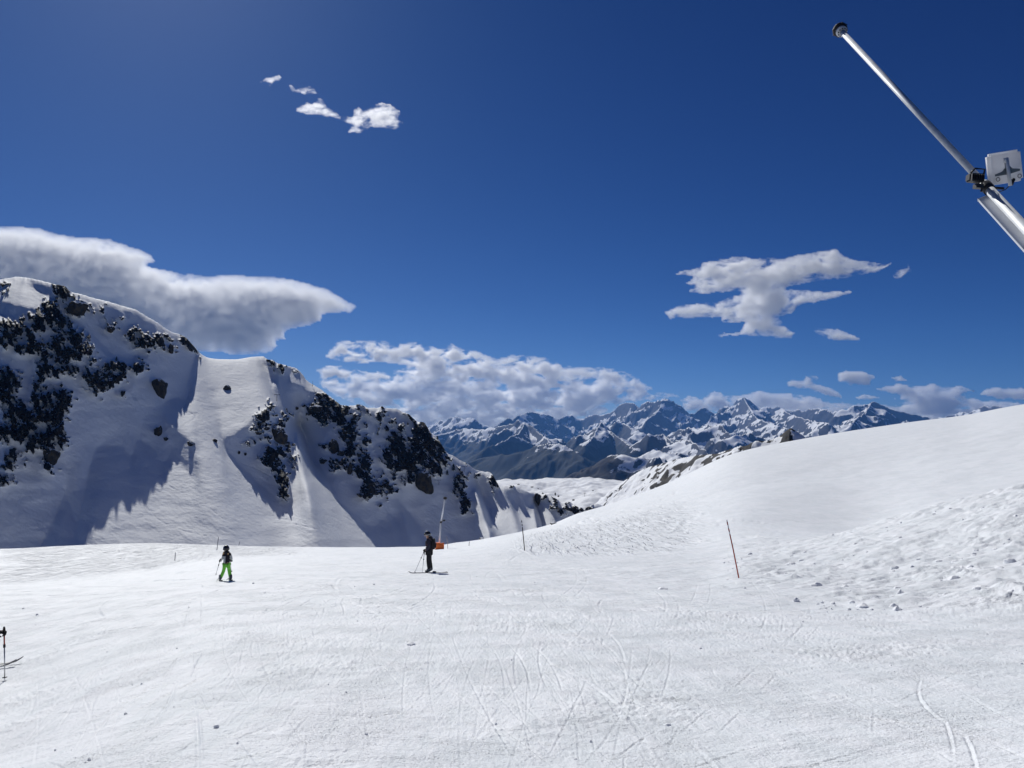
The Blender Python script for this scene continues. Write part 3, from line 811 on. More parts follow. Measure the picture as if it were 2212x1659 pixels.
def build_far():
    pxs = np.arange(820, 2330, 1.55)
    ds = np.geomspace(5200, 30500, 560)
    PX, D = np.meshgrid(pxs, ds)
    u = (PX-CX)/FW/1.0019; n = np.hypot(u, 1)
    X, Y = D*u/n, D/n
    floor = -780 + 160*fbm(X/3500, Y/3500, 3, 5) + 0*D
    w1 = 260*fbm(X/1400, Y/1400, 3, 101), 260*fbm(X/1400, Y/1400, 3, 107)
    crest = np.full(X.shape, -1e9); 
    H = floor
    near_crest = np.zeros(X.shape)
    for pts, sl in RIDGES:
        pl = P3(pts, 20)
        raw = seg_height(X, Y, pl, sl, (0*w1[0], 0*w1[1]))
        wv = seg_height(X, Y, pl, sl, w1)
        # keep the crest itself where it was drawn, warp the flanks
        f = sstep(0, 260, np.maximum(raw, wv)*0 + np.clip(_crestdist(X, Y, pl), 0, 1e9))
        v = raw*(1-f) + wv*f
        H = np.where(v > H, v, H)
        near_crest = np.maximum(near_crest, 1-np.clip(_crestdist(X, Y, pl)/500.0, 0, 1))
    rg = ridged(X/2000, Y/2000, 5, 111, 0.50) - 0.66
    rel = np.clip((H-floor)/500.0, 0, 1)
    H = H + rel*(1-0.93*near_crest)*rg*700
    H = H + rel*(1-0.6*near_crest)*(ridged(X/330, Y/330, 3, 121)-0.6)*105
    # slope for the rock mask
    P = np.stack([X, Y, H], -1)
    du = np.gradient(P, axis=1); dv = np.gradient(P, axis=0)
    N = np.cross(du, dv); N /= np.linalg.norm(N, axis=-1, keepdims=True)
    nz = np.abs(N[..., 2])
    rock = sstep(0.86, 0.62, nz)*0.85 + 0.12
    rock = np.where(nz > .9, rock*.6, rock)
    forest = sstep(-60, -330, H + 90*fbm(X/700, Y/700, 3, 131))*0.95
    pxr = PX
    forest *= 1 - 0.75*np.exp(-((pxr-1470)/95)**2)
    forest -= 0.30*sstep(0.10, 0.45, fbm(X/420, Y/420, 4, 133)) + 0.25*sstep(.15, .5, fbm(X/1300, Y/1300, 3, 135))
    brown = sstep(9500, 8200, D)
    o = grid_obj('mountains', P, mat_far(), {'rock': rock, 'forest': forest, 'brown': brown})
    return o

def _crestdist(X, Y, pl):
    best = np.full(X.shape, 1e9)
    for a, b in zip(pl[:-1], pl[1:]):
        dx, dy = b[0]-a[0], b[1]-a[1]
        t = np.clip(((X-a[0])*dx + (Y-a[1])*dy)/(dx*dx+dy*dy), 0, 1)
        best = np.minimum(best, np.hypot(X-a[0]-t*dx, Y-a[1]-t*dy))
    return best
far_o = tag(build_far(), 'distant range of snowy alpine peaks above dark forested valleys', kind='structure')

# ------------------------------------------------------------------ middle distance: pale hill and dark spur
def build_mid():
    pxs = np.arange(1000, 1780, 1.1)
    ds = np.geomspace(560, 2500, 420)
    PX, D = np.meshgrid(pxs, ds)
    u = (PX-CX)/FW/1.0019; n = np.hypot(u, 1)
    X, Y = D*u/n, D/n
    hillc = P3([(1000,1050,1.75),(1078,1043.5,1.75),(1104,1040,1.8),(1153,1042,1.8),(1183,1037,1.85),(1223,1033.6,1.9),(1252,1036,1.9),(1272,1039,1.9),(1292,1042,1.9),(1344,1041.5,1.85),(1415,1046,1.6),(1500,1050,1.4)], 1.8)
    spur = P3([(1344,1041,1.15),(1356,1033.7,1.12),(1380,1018,1.1),(1398,1009.4,1.08),(1420,1003,1.06),(1441,998,1.04),(1457,992,1.02),(1472,989,1.0),(1493,985,.98),(1511,982,.96),(1525,981,.95),(1549,979,.93),(1600,962,.9)], 1.0)
    knob = P3([(1600,965,.80),(1642,951,.80),(1664,942,.80),(1684,934,.80),(1697,930,.8),(1709,928.5,.80),(1731,936,.80),(1760,945,.8)], .8)
    base = -165 + 14*fbm(X/240, Y/240, 3, 14) - (D-1300)*0.01
    base = np.where(D > 1950, base - (D-1950)*0.35, base)
    def dome(pl, k, p):
        dd = _crestdist(X, Y, pl)
        best = np.full(X.shape, -1e9)
        for a, b in zip(pl[:-1], pl[1:]):
            dx, dy = b[0]-a[0], b[1]-a[1]
            t = np.clip(((X-a[0])*dx + (Y-a[1])*dy)/(dx*dx+dy*dy), 0, 1)
            dist = np.hypot(X-a[0]-t*dx, Y-a[1]-t*dy)
            best = np.maximum(best, a[2]+t*(b[2]-a[2]) - k*dist**p)
        return best, dd
    h1, d1 = dome(hillc, 0.0009, 1.75); h1 = np.maximum(h1, hillc[:, 2].mean() - 0.10*d1 - 3)
    h1 = np.where(D > 1900, h1 - (D-1900)*0.6, h1)
    h2, d2 = dome(spur, 0.85, 1.0); h3, d3 = dome(knob, 0.7, 1.0)
    f1 = sstep(0, 60, d1)
    H = np.maximum(base, h1 + f1*(20*fbm(X/190, Y/190, 4, 18) + 8*fbm(X/45, Y/45, 3, 19)))
    f2 = sstep(0, 18, d2)
    h2 = h2 + f2*(9*(ridged(X/55, Y/55, 4, 24)-.5) + 3*pn(X/9, Y/9, 25)); h3 = h3 + 7*(ridged(X/36, Y/36, 4, 27)-.62)
    rock = np.zeros(X.shape)
    s2 = (h2 > H); s3 = (h3 > np.maximum(H, h2))
    H = np.maximum(np.maximum(H, h2), h3)
    rn = fbm(X/38, Y/38, 4, 28)
    rock = np.where(s2, 0.30 + 1.1*rn + 0.5*pn(X/9, Y/9, 33) + 0.22*sstep(1440, 1520, PX) + 0.38*np.exp(-d2/16)*sstep(1370, 1420, PX), 0.06)
    rock = np.where(s3, 0.75 + 1.2*fbm(X/16, Y/16, 4, 29), rock)
    # a few dark rocks showing on the pale hill
    PY = CY - FW*(-Y*SP + H*CP)/(Y*CP + H*SP)
    for cx, cy, r, q in ((1149,1052,5,1.6),(1162,1056,3,1.2),(1172,1066,3,3),(1199,1067,2.5,4.5),(1206,1072,3,2.5),(1238,1080,4,2.6),(1345,1086,3,1.5),(1280,1060,3,1.4),(1120,1046,4,1.5),(1310,1072,3,1.2)):
        rock = np.maximum(rock, 1.1*np.exp(-((PX-cx)/r)**2 - ((PY-cy)/q)**2) + 0.05)
    P = np.stack([X, Y, H], -1)
    return grid_obj('mid_hill', P, mat_ridge(), {'rock': rock})
mid_o = tag(build_mid(), 'pale snow hill and dark rocky spur beyond the valley', kind='structure')
mid_o.name = 'hill'

# ------------------------------------------------------------------ small builders
def empty(name, loc, label=None, cat=None, group=None, rz=0.0):
    o = bpy.data.objects.new(name, None)
    o.empty_display_size = 0.3
    link(o); o.location = loc; o.rotation_euler = (0, 0, rz)
    return tag(o, label, cat, group)

def from_bm(name, bm, mat, parent=None, smooth=True, bevel=0.0):
    if bevel:
        es = [e for e in bm.edges if len(e.link_faces) == 2 and e.calc_face_angle(0) > 0.6]
        bmesh.ops.bevel(bm, geom=es, offset=bevel, segments=2, affect='EDGES', clamp_overlap=True)
    bmesh.ops.recalc_face_normals(bm, faces=bm.faces)
    me = bpy.data.meshes.new(name); bm.to_mesh(me); bm.free()
    me.polygons.foreach_set('use_smooth', [smooth]*len(me.polygons))
    for m in (mat if isinstance(mat, (list, tuple)) else [mat]): me.materials.append(m)
    return link(bpy.data.objects.new(name, me), parent)

def tube(bm, pts, rad, seg=12, cap=True):
    pts = [Vector(p) for p in pts]
    rad = rad if isinstance(rad, (list, tuple)) else [rad]*len(pts)
    rings = []
    prev = None
    for i, p in enumerate(pts):
        d = (pts[min(i+1, len(pts)-1)] - pts[max(i-1, 0)]).normalized()
        u = prev if prev is not None else (Vector((0, 0, 1)) if abs(d.z) < 0.9 else Vector((1, 0, 0)))
        u = (u - d*u.dot(d)).normalized(); prev = u
        w = d.cross(u)
        rings.append([bm.verts.new(p + (u*math.cos(2*math.pi*k/seg) + w*math.sin(2*math.pi*k/seg))*rad[i]) for k in range(seg)])
    for a, b in zip(rings, rings[1:]):
        for k in range(seg): bm.faces.new((a[k], a[(k+1) % seg], b[(k+1) % seg], b[k]))
    if cap:
        bm.faces.new(rings[0][::-1]); bm.faces.new(rings[-1])
    return rings

def box(bm, c, s, M=None):
    r = bmesh.ops.create_cube(bm, size=1.0)
    for v in r['verts']:
        p = Vector((v.co.x*s[0], v.co.y*s[1], v.co.z*s[2]))
        if M is not None: p = M @ p
        v.co = p + Vector(c)
    return r['verts']

def ball(bm, c, s, M=None, sub=2):
    r = bmesh.ops.create_icosphere(bm, subdivisions=sub, radius=1.0)
    for v in r['verts']:
        p = Vector((v.co.x*s[0], v.co.y*s[1], v.co.z*s[2]))
        if M is not None: p = M @ p
        v.co = p + Vector(c)
    return r['verts']

def skin(name, V, E, mat, parent=None, sub=1, root=0):
    """V: (x, y, z, r[, r2]); grows one continuous surface along the skeleton"""
    me = bpy.data.meshes.new(name)
    me.from_pydata([v[:3] for v in V], E, [])
    o = bpy.data.objects.new(name, me); link(o)
    md = o.modifiers.new('skin', 'SKIN'); md.use_smooth_shade = True
    for i, v in enumerate(V):
        r2 = v[4] if len(v) > 4 else v[3]
        me.skin_vertices[0].data[i].radius = (v[3], r2)
        me.skin_vertices[0].data[i].use_root = (i == root)
    s = o.modifiers.new('sub', 'SUBSURF'); s.levels = sub; s.render_levels = sub
    bpy.context.view_layer.update()
    dg = bpy.context.evaluated_depsgraph_get()
    nm = bpy.data.meshes.new_from_object(o.evaluated_get(dg))
    bpy.data.objects.remove(o); bpy.data.meshes.remove(me)
    nm.name = name; nm.materials.clear(); nm.materials.append(mat)
    nm.polygons.foreach_set('use_smooth', [True]*len(nm.polygons))
    return link(bpy.data.objects.new(name, nm), parent)

def on_ground(px, d):
    p = at(px, 1100, d)
    # same column, on the snow surface
    x, y = p.x, p.y
    return Vector((x, y, float(ground(np.array([x]), np.array([y]))[0])))

M_BLACK = plain('black_fabric', (0.012, 0.012, 0.016), 0.8, vary=0.3)
M_NAVY = plain('navy_fabric', (0.020, 0.020, 0.040), 0.75, vary=0.3)
M_GREY = plain('pale_grey_fabric', (0.42, 0.44, 0.45), 0.8)
M_GREEN = plain('bright_green_fabric', (0.20, 0.62, 0.07), 0.7, vary=0.15, scale=14)
M_GLOSS = plain('glossy_black_shell', (0.010, 0.010, 0.012), 0.18, spec=0.6, coat=0.5)
M_BOOT = plain('dark_grey_boot_plastic', (0.06, 0.075, 0.095), 0.35)
M_SKIN = plain('skin', (0.55, 0.33, 0.23), 0.55, vary=0.05)
M_HAIR = plain('blond_hair', (0.50, 0.33, 0.15), 0.6, vary=0.25, scale=30)
M_ALU = plain('brushed_aluminium', (0.45, 0.46, 0.48), 0.35, 0.8)
M_WHITE = plain('white_paint', (0.74, 0.75, 0.77), 0.4, vary=0.04)
M_REDP = plain('dark_red_paint', (0.30, 0.05, 0.04), 0.45)
M_ORANGE = plain('orange_vinyl', (0.95, 0.20, 0.03), 0.55, vary=0.12, bump=0.01)
M_STEEL = plain('galvanised_steel', (0.60, 0.62, 0.65), 0.55, 0.12, vary=0.10, scale=9)
M_DARKMET = plain('dark_metal', (0.03, 0.03, 0.035), 0.45, 0.3)
M_RUBBER = plain('dark_rubber', (0.022, 0.018, 0.017), 0.7)
M_ROCK = None
def rock_mat():
    t = NT('bare_rock'); p = t.pos()
    n = t.noise(0.35, 6, 0.65, p); n2 = t.noise(1.6, 4, 0.6, p)
    c = t.mix(t.ramp(n, 0.40, 0.62), (0.022, 0.022, 0.026), (0.060, 0.048, 0.034))
    lid = t.ramp(t.math('ADD', t.nz(), t.math('MULTIPLY', t.math('SUBTRACT', n2, 0.5), 0.7)), 0.62, 0.74)
    c = t.mix(lid, c, SNOW)
    t.bsdf(c, 0.85, 0, t.bump(t.math('ADD', n, n2), 0.5, 0.6), 0.15)
    return t.m
M_ROCK = rock_mat()

# ------------------------------------------------------------------ bare boulders standing out of the ridge
def boulder(px, py, rx, ry, seed, label, group='dark boulders on the ridge face', d=None, sink=0.25, rot=0.0):
    rx, ry = rx*1.30, ry*1.30
    if d is None: p, d = ridge_at(px, py, -0.16*min(rx, ry))
    else: p = at(px, py, d)
    un = p.length/math.hypot(FW, 0)*1.0
    r = random.Random(seed)
    bm = bmesh.new()
    bmesh.ops.create_icosphere(bm, subdivisions=4, radius=1.0)
    V = np.array([v.co[:] for v in bm.verts])
    # chop with random planes so that it has flat broken faces
    for k in range(16):
        n = np.array([r.gauss(0, 1), r.gauss(0, 1), r.gauss(0, 1)]); n /= np.linalg.norm(n)
        o = r.uniform(0.62, 0.92)
        t = V@n
        V = np.where((t > o)[:, None], V - (t-o)[:, None]*n*0.92, V)
    V *= (1 + 0.10*pn(V[:, 0]*2.6+seed, V[:, 2]*2.6+V[:, 1]) + 0.05*pn(V[:, 0]*7+V[:, 1]*5, V[:, 2]*7, 3))[:, None]
    c, s = math.cos(rot), math.sin(rot)
    X = V[:, 0]*rx*un; Zz = V[:, 2]*ry*un
    V = np.stack([X*c - Zz*s, V[:, 1]*0.8*min(rx, ry)*un*1.3, X*s + Zz*c], 1)
    # stand it square to the line of sight at its own place
    f = Vector((p.x, p.y, 0)).normalized(); rt = Vector((f.y, -f.x, 0))
    for v, q in zip(bm.verts, V):
        v.co = rt*q[0] + f*q[1] + Vector((0, 0, q[2]))
    o = from_bm('boulder', bm, M_ROCK, None, smooth=False)
    o.location = p
    return tag(o, label, 'rock', group)

BOULD = [
 (600.8, 943, 15, 17, 'large square black boulder in the middle of the snowy ridge face', 0),
 (917, 1043, 17, 25, 'tallest black rock slab low on the ridge, above the snow making pole', .15),
 (720.6, 968, 8.5, 15, 'upright oval black rock left of the big outcrop on the ridge shoulder', 0),
 (344, 838, 14, 19, 'snow topped round crag standing alone at the edge of the shaded bowl', 0),
 (341.4, 933, 7, 10.5, 'lone cone shaped boulder in the shaded snow below the round crag', 0),
 (358, 948, 3.8, 3.4, 'small round boulder just right of the lone cone shaped boulder', 0),
 (412, 959, 6.2, 5.4, 'boulder with a long pointed shadow, left one of two in the snow bowl', 0),
 (463.6, 952, 4.2, 4.0, 'smaller boulder with a snow cap, right one of two in the snow bowl', 0),
 (490.5, 839, 7, 5.5, 'dark boulder with a wind tail of snow, high in the sunlit bowl', 0),
 (168, 665, 15, 12, 'large dark boulder under the summit crest at the upper left', 0),
 (755.6, 1018, 4.6, 18, 'narrow vertical rock fin in the shaded snow, taller than wide', 0),
 (682, 884, 12, 8, 'broad dark boulder below the bright snow patch near the skyline', 0),
 (640, 882, 3.6, 3.4, 'tiny lone boulder in the shaded gully near the top of the ridge', 0),
 (699.8, 994.6, 8.5, 6.5, 'egg shaped boulder at the left foot of the rock shoulder', 0),
 (776.4, 982.7, 5.4, 5.4, 'square boulder right of the oval rocks on the ridge shoulder', 0),
 (738, 980, 7.6, 6.8, 'rounded boulder close to the upright oval black rock', 0),
 (574, 925.5, 6.4, 3.6, 'flat dark boulder just left of the large square black boulder', 0),
 (557.7, 936, 6.8, 3.2, 'flat dark boulder below and left of the other flat one', 0),
 (776.4, 1069, 6, 3.4, 'slanting slab low in the shaded snow under the rock shoulder', -.5),
 (1162.6, 1078, 6.6, 12, 'upright dark boulder on the last spur of the ridge at the right', .1),
 (110, 988, 12, 17, 'olive brown crag lowest of the rocks at the left edge', 0),
 (516, 978, 2.5, 3.2, 'left one of two specks of rock above the big sunlit snow fan', 0),
 (530, 981, 2.2, 3.0, 'right one of two specks of rock above the big sunlit snow fan', 0),
 (239, 711, 6, 6, 'lone boulder in the shaded slope under the left skyline', 0),
 (370, 753, 4.5, 8, 'narrow dark rock under the skyline, above the round crag', 0),
]
for k, (x, y, rx, ry, lab, rot) in enumerate(BOULD):
    boulder(x, y, rx, ry, 100+k, lab, rot=rot)

def ground_rock(px, d, w, h, seed, label):
    p = on_ground(px, d)
    r = random.Random(seed); bm = bmesh.new()
    bmesh.ops.create_icosphere(bm, subdivisions=3, radius=1.0)
    V = np.array([v.co[:] for v in bm.verts])
    for k in range(12):
        n = np.array([r.gauss(0, 1), r.gauss(0, 1), r.gauss(0, 1)]); n /= np.linalg.norm(n)
        t = V@n; V = np.where((t > .75)[:, None], V-(t-.75)[:, None]*n*.9, V)
    for v, q in zip(bm.verts, V): v.co = (q[0]*w/2, q[1]*w*0.5, q[2]*h)
    o = from_bm('rock', bm, M_ROCK, None, smooth=False); o.location = p
    return tag(o, label, 'rock')
ground_rock(1041, 150, 1.4, .42, 7, 'small dark rock poking out of the piste edge behind the pale marker pole')
ground_rock(1196, 142, 1.5, .42, 9, 'flat brown rock on the brow of the slope, right of the dark marker pole')

# ------------------------------------------------------------------ conifers and lift pylons on the ridge
def leaf_mat():
    t = NT('dark_conifer_needles')
    c = t.mix(t.noise(3.0, 3, 0.6, t.obj()), (0.012, 0.020, 0.014), (0.05, 0.065, 0.04))
    t.bsdf(c, 0.8, 0, None, 0.2)
    return t.m
M_LEAF = leaf_mat(); M_BARK = plain('bark', (0.05, 0.035, 0.025), 0.9)
def conifer(p, h, seed, label, group='small conifers on the ridge'):
    r = random.Random(seed)
    root = empty('conifer', p, label, 'tree', group)
    bm = bmesh.new(); tube(bm, [(0, 0, -.3), (0.03*h, 0, h*.5), (0, 0, h*.97)], [h*.035, h*.022, h*.005], 7)
    from_bm('trunk', bm, M_BARK, root)
    bm = bmesh.new()
    for k in range(620):
        t = r.random()**0.8
        z = h*(0.08+0.92*t); R = h*0.30*(1-t)**0.8*(0.55+0.6*r.random())*(1+0.25*math.sin(t*34))
        a = r.uniform(0, 6.283); q = Vector((R*math.cos(a), R*math.sin(a), z - 0.25*R))
        s = h*0.05*(0.6+r.random())
        u = Vector((math.cos(a), math.sin(a), -0.5))*s*1.5; w = Vector((-math.sin(a), math.cos(a), r.uniform(-.4, .4)))*s*0.6
        bm.faces.new([bm.verts.new(q-u*.4), bm.verts.new(q+w), bm.verts.new(q+u), bm.verts.new(q-w)])
    from_bm('crown', bm, M_LEAF, root, smooth=False)
    return root
for k, (x, y, hp, lab) in enumerate([
    (979.6, 1017, 15, 'tallest dark conifer on the crest, right of the black rock slab'),
    (966, 1026, 11, 'bushy dark conifer below and left of the tallest one on the crest'),
    (983, 1046, 10, 'lowest small conifer in the rocks right of the black rock slab'),
    (944.5, 950, 9, 'thin conifer standing on the skyline of the rocky spur'),
    (251.5, 779, 8, 'lone little conifer at the tip of the sunlit snow shoulder'),
    (764, 905, 7, 'slender conifer beside the bright snow edge near the skyline'),
    (816, 940, 8, 'narrow conifer in the shaded slope below the skyline')]):
    p, d = ridge_at(x, y, -1.0)
    conifer(p, hp*p.length/FW, 40+k, lab)

def pylon(p, h, w, yaw, label, group='ski lift pylons on the slopes'):
    root = empty('lift_pylon', p, label, 'pylon', group, yaw)
    bm = bmesh.new(); tube(bm, [(0, 0, -1), (0, 0, h)], [h*.045, h*.03], 8); from_bm('mast', bm, M_DARKMET, root)
    bm = bmesh.new(); box(bm, (0, 0, h), (w, h*.05, h*.07)); from_bm('crossarm', bm, M_DARKMET, root, False)
    for s in (-1, 1):
        bm = bmesh.new(); box(bm, (s*w*.44, 0, h*.93), (h*.05, h*.34, h*.05))
        for q in (-1, -.33, .33, 1): tube(bm, [(s*w*.44-h*.04, q*h*.15, h*.96), (s*w*.44+h*.04, q*h*.15, h*.96)], h*.035, 8)
        from_bm('sheave_train', bm, M_DARKMET, root, False)
for x, y, hp, wp, lab, dd in [
    (598, 866, 13, 12, 'lift pylon on the sunlit rib left of the big shaded gully', None),
    (735.5, 884, 8, 8, 'lift pylon on the skyline next to the dark rock band', None),
    (948, 1045, 8, 8, 'lift pylon in the shaded snow right of the black rock slab', None),
    (1003, 1017, 9, 12, 'lift pylon on the crest beside the tallest conifer', None),
    (1263, 1073, 8, 4, 'thin lift pylon standing on the pale hill across the valley', 1.55),
    (1335, 1061, 5, 4, 'farthest lift pylon on the right part of the pale hill', 1.7)]:
    if dd is None: p, d = ridge_at(x, y, -1.0)
    else:
        # drop onto the pale hill
        best = at(x, y, dd*1000)
        hit, loc, nrm, _ = False, None, None, None
        bpy.context.view_layer.update()
        mw = mid_o.matrix_world
        ok, loc, nrm, fi = mid_o.ray_cast(Vector((0, 0, 0)), best.normalized())
        p = loc if ok else best
    un = p.length/FW
    pylon(p, hp*un, wp*un, 0.4, lab)
def antenna():
    p, d = ridge_at(675, 834, -0.5)
    un = p.length/FW
    root = empty('antenna_mast', p, 'thin antenna mast on the skyline below the summit hump', 'antenna')
    bm = bmesh.new(); tube(bm, [(0, 0, -1), (0, 0, 11*un)], .10, 6); from_bm('mast', bm, M_DARKMET, root)
    bm = bmesh.new(); box(bm, (0, 0, 1.5*un), (2.6*un, .3, .25)); box(bm, (1.1*un, 0, 3*un), (.15, .15, 3*un)); from_bm('bracket', bm, M_DARKMET, root, False)
antenna()

# ------------------------------------------------------------------ marker poles
def band_mat(h, body):
    t = NT('banded_pole')
    s = t.node('ShaderNodeSeparateXYZ'); t.l.new(t.obj(), s.inputs[0])
    z = s.outputs[2]
    top = t.math('GREATER_THAN', z, h*0.76)
    fr = t.math('FRACT', t.math('MULTIPLY', z, 1/(h*0.115)))
    w = t.math('MULTIPLY', t.math('GREATER_THAN', fr, 0.5), top)
    c = t.mix(w, body, (0.75, 0.75, 0.75))
    t.bsdf(c, 0.4, 0, None, 0.4)
    return t.m
def marker(px0, py0, px1, py1, d, r, body, label, banded=True):
    p = on_ground(px0, d)
    # lean and length follow from where the foot and the top are
    top = at(px1, py1, d)
    un = d/FW
    bm = bmesh.new()
    foot = Vector((0, 0, -0.12))
    tip = top - p
    L = tip.length
    if abs(tip.z) < 0.3: tip.z = 0.8
    tube(bm, [foot, tip*0.5, tip], [r, r*.95, r*.85], 10)
    ball(bm, tip, (r*.9, r*.9, r*.9), sub=1)
    m = band_mat(tip.z, body) if banded else plain('marker_paint', body, 0.45)
    o = from_bm('marker_pole', bm, m, None)
    o.location = p
    return tag(o, label, 'marker pole', 'marker poles along the piste')
marker(1595, 1250, 1570, 1124, 26.0, .022, (0.36, 0.055, 0.035), 'tallest marker pole, dark red with a white banded top, before the churned snow bank')
marker(1133.6, 1189.5, 1126.6, 1123, 50, .032, (0.05, 0.04, 0.045), 'dark marker pole with a banded top, midway between the skier and the red pole')
marker(1013.2, 1191, 1014, 1170, 108, .045, (0.45, 0.43, 0.40), 'pale thin marker pole below the small dark rock', False)
marker(968, 1187, 965, 1158, 105, .04, (0.40, 0.36, 0.36), 'grey marker pole just right of the orange safety pad', False)
marker(936, 1187, 939.5, 1169, 108, .04, (0.35, 0.20, 0.20), 'faint marker pole between the standing skier and the orange pad', False)
marker(380.5, 1224.3, 379, 1193.8, 92, .045, (0.26, 0.25, 0.27), 'leftmost marker pole, standing on the tracked snow left of the child')
marker(470.5, 1187, 472, 1160.4, 118, .05, (0.22, 0.22, 0.27), 'grey marker pole on the brow to the upper left of the child', False)
marker(517, 1184, 518, 1176, 160, .05, (0.25, 0.25, 0.3), 'shortest marker pole, half hidden behind the brow right of the child', False)

# ------------------------------------------------------------------ snow lances
def frame_from(axis, hint):
    z = axis.normalized(); x = (hint - z*hint.dot(z)).normalized(); y = z.cross(x)
    return Matrix((x, y, z)).transposed()

def near_lance():
    Hd = at(1817, 67, 13.0); J = at(2126, 398, 10.3)
    ax = (J - Hd).normalized()                         # down the tube
    end = J + ax*((J.z + 1.2)/(-ax.z))
    gz = float(ground(np.array([end.x]), np.array([end.y]))[0])
    base = Vector((end.x, end.y, gz))
    root = empty('snow_lance', base, 'tilted galvanised snow lance with a dark nozzle head, reaching in from the right', 'snow lance')
    def loc(v): return v - base
    side = ax.cross(Vector((0, 1, 0))).normalized()
    view = Vector((0, -CP, -SP))
    # upper, thinner tube
    bm = bmesh.new(); tube(bm, [loc(Hd + ax*0.05), loc(J + ax*.1)], [.040, .040], 28); from_bm('upper_tube', bm, M_STEEL, root)
    bm = bmesh.new(); tube(bm, [loc(J - ax*0.02), loc(end)], [.051, .054], 28); from_bm('lower_tube', bm, M_STEEL, root)
    # flange with bolts and the nozzle head
    F = frame_from(-ax, Vector((1, 0, 0)))
    bm = bmesh.new()
    tube(bm, [loc(Hd + ax*.055), loc(Hd + ax*.03), loc(Hd + ax*.03), loc(Hd)], [.078, .084, .085, .085], 28)
    fl = from_bm('flange', bm, M_STEEL, root)
    for k in range(10):
        bm = bmesh.new(); a = k*math.pi/5
        c = Hd + F @ Vector((.064*math.cos(a), .064*math.sin(a), 0))
        tube(bm, [loc(c + ax*.075), loc(c + ax*.02)], .0085, 6)
        from_bm('bolt', bm, M_DARKMET, fl)
    bm = bmesh.new()
    tube(bm, [loc(Hd), loc(Hd - ax*.012), loc(Hd - ax*.02), loc(Hd - ax*.065), loc(Hd - ax*.082), loc(Hd - ax*.095)], [.084, .094, .106, .112, .106, .080], 28)
    hd = from_bm('nozzle_head', bm, M_RUBBER, root)
    for k in range(8):
        bm = bmesh.new(); a = k*math.pi/4
        c = Hd - ax*.045 + F @ Vector((.109*math.cos(a), .109*math.sin(a), 0)); dd = F @ Vector((math.cos(a), math.sin(a), 0))
        tube(bm, [loc(c - dd*.01), loc(c + dd*.014)], .010, 8)
        from_bm('nozzle', bm, M_DARKMET, hd)
    bm = bmesh.new(); tube(bm, [loc(Hd - ax*.095), loc(Hd - ax*.105)], [.080, .066], 24); from_bm('end_plate', bm, M_STEEL, root)
    # screen-facing basis at the joint
    rt = Vector((1, 0, 0)); up = Vector((0, -SP, CP))
    u = (-J.dot(view))/FW                               # metres per sketch unit here
    def Q(px, py, out=0.0): return J + rt*((px-2126)*u) - up*((py-398)*u) + view*out
    # white sheet-metal channel along the lower tube
    # runs parallel to the tube, on its left and slightly behind
    off = (Q(2126-17, 398+13) - J)
    A = Q(2128, 424, .02) + off*0.35; B = A + (end - J)*0.97
    Mx = frame_from(ax, off)
    bm = bmesh.new()
    ln = (B-A).length
    box(bm, loc((A+B)/2), (.115, .035, ln), Mx)
    ch = from_bm('cable_channel', bm, M_WHITE, root, False, bevel=.004)
    bm = bmesh.new(); tube(bm, [loc(A + Mx @ Vector((-.062, -.02, -ln*0+.05))), loc(B + Mx @ Vector((-.062, -.02, 0)))], .010, 8); from_bm('hose', bm, M_RUBBER, root)
    # clamp
    bm = bmesh.new(); tube(bm, [loc(J + ax*.02), loc(J + ax*.14)], [.064, .064], 24); from_bm('clamp', bm, M_DARKMET, root)
    # white rounded box on its bracket
    c = Q(2169, 362, .0)
    a = math.radians(-9)
    bx = rt*math.cos(a) - up*math.sin(a); bz = up*math.cos(a) + rt*math.sin(a); by = -view
    by = (by + up*0.06).normalized(); bz = bx.cross(by).normalized()*(1); 
    if bz.z < 0: bz = -bz
    MB = Matrix((bx, by, bz)).transposed()
    bm = bmesh.new(); box(bm, (0, 0, 0), (72*u, .10, 67*u), None)
    es = list(bm.edges)
    bmesh.ops.bevel(bm, geom=es, offset=.030, segments=5, affect='EDGES', clamp_overlap=True)
    for v in bm.verts: v.co = MB @ v.co + loc(c)
    tb = NT('milky_plastic')
    b1 = tb.bsdf((0.80, 0.81, 0.84), 0.45)
    tr = tb.node('ShaderNodeBsdfTranslucent'); tr.inputs[0].default_value = (0.82, 0.83, 0.86, 1)
    mx = tb.node('ShaderNodeMixShader'); mx.inputs[0].default_value = 0.55
    tb.l.new(b1.outputs[0], mx.inputs[1]); tb.l.new(tr.outputs[0], mx.inputs[2]); tb.l.new(mx.outputs[0], tb.out.inputs['Surface'])
    bxo = from_bm('control_box', bm, tb.m, root)
    bm = bmesh.new()
    f0 = c - MB @ Vector((0, .056, 0))
    # flat wing-shaped plate
    prof = [(-27, -17), (-27, -13), (-12, -9), (-5, -2), (-4, 17), (3, 17), (4, 0), (9, -6), (24, -9), (24, -13), (0, -17)]
    vs = [bm.verts.new(loc(f0 + MB @ Vector((x*u*1.05, 0, z*u)))) for x, z in prof]
    f = bm.faces.new(vs); e = bmesh.ops.extrude_face_region(bm, geom=[f])
    for v in e['geom']:
        if isinstance(v, bmesh.types.BMVert): v.co += MB @ Vector((0, -.012, 0))
    from_bm('bracket_plate', bm, plain('grey_bracket_paint', (0.16, 0.19, 0.20), .5), bxo, False)
    bm = bmesh.new(); tube(bm, [loc(f0 + MB @ Vector((-3*u, -.03, 18*u))), loc(f0 + MB @ Vector((-2*u, -.03, -42*u)))], .019, 14)
    box(bm, loc(f0 + MB @ Vector((-4*u, -.025, 13*u))), (.045, .03, .055), MB)
    from_bm('stay', bm, M_STEEL, bxo)
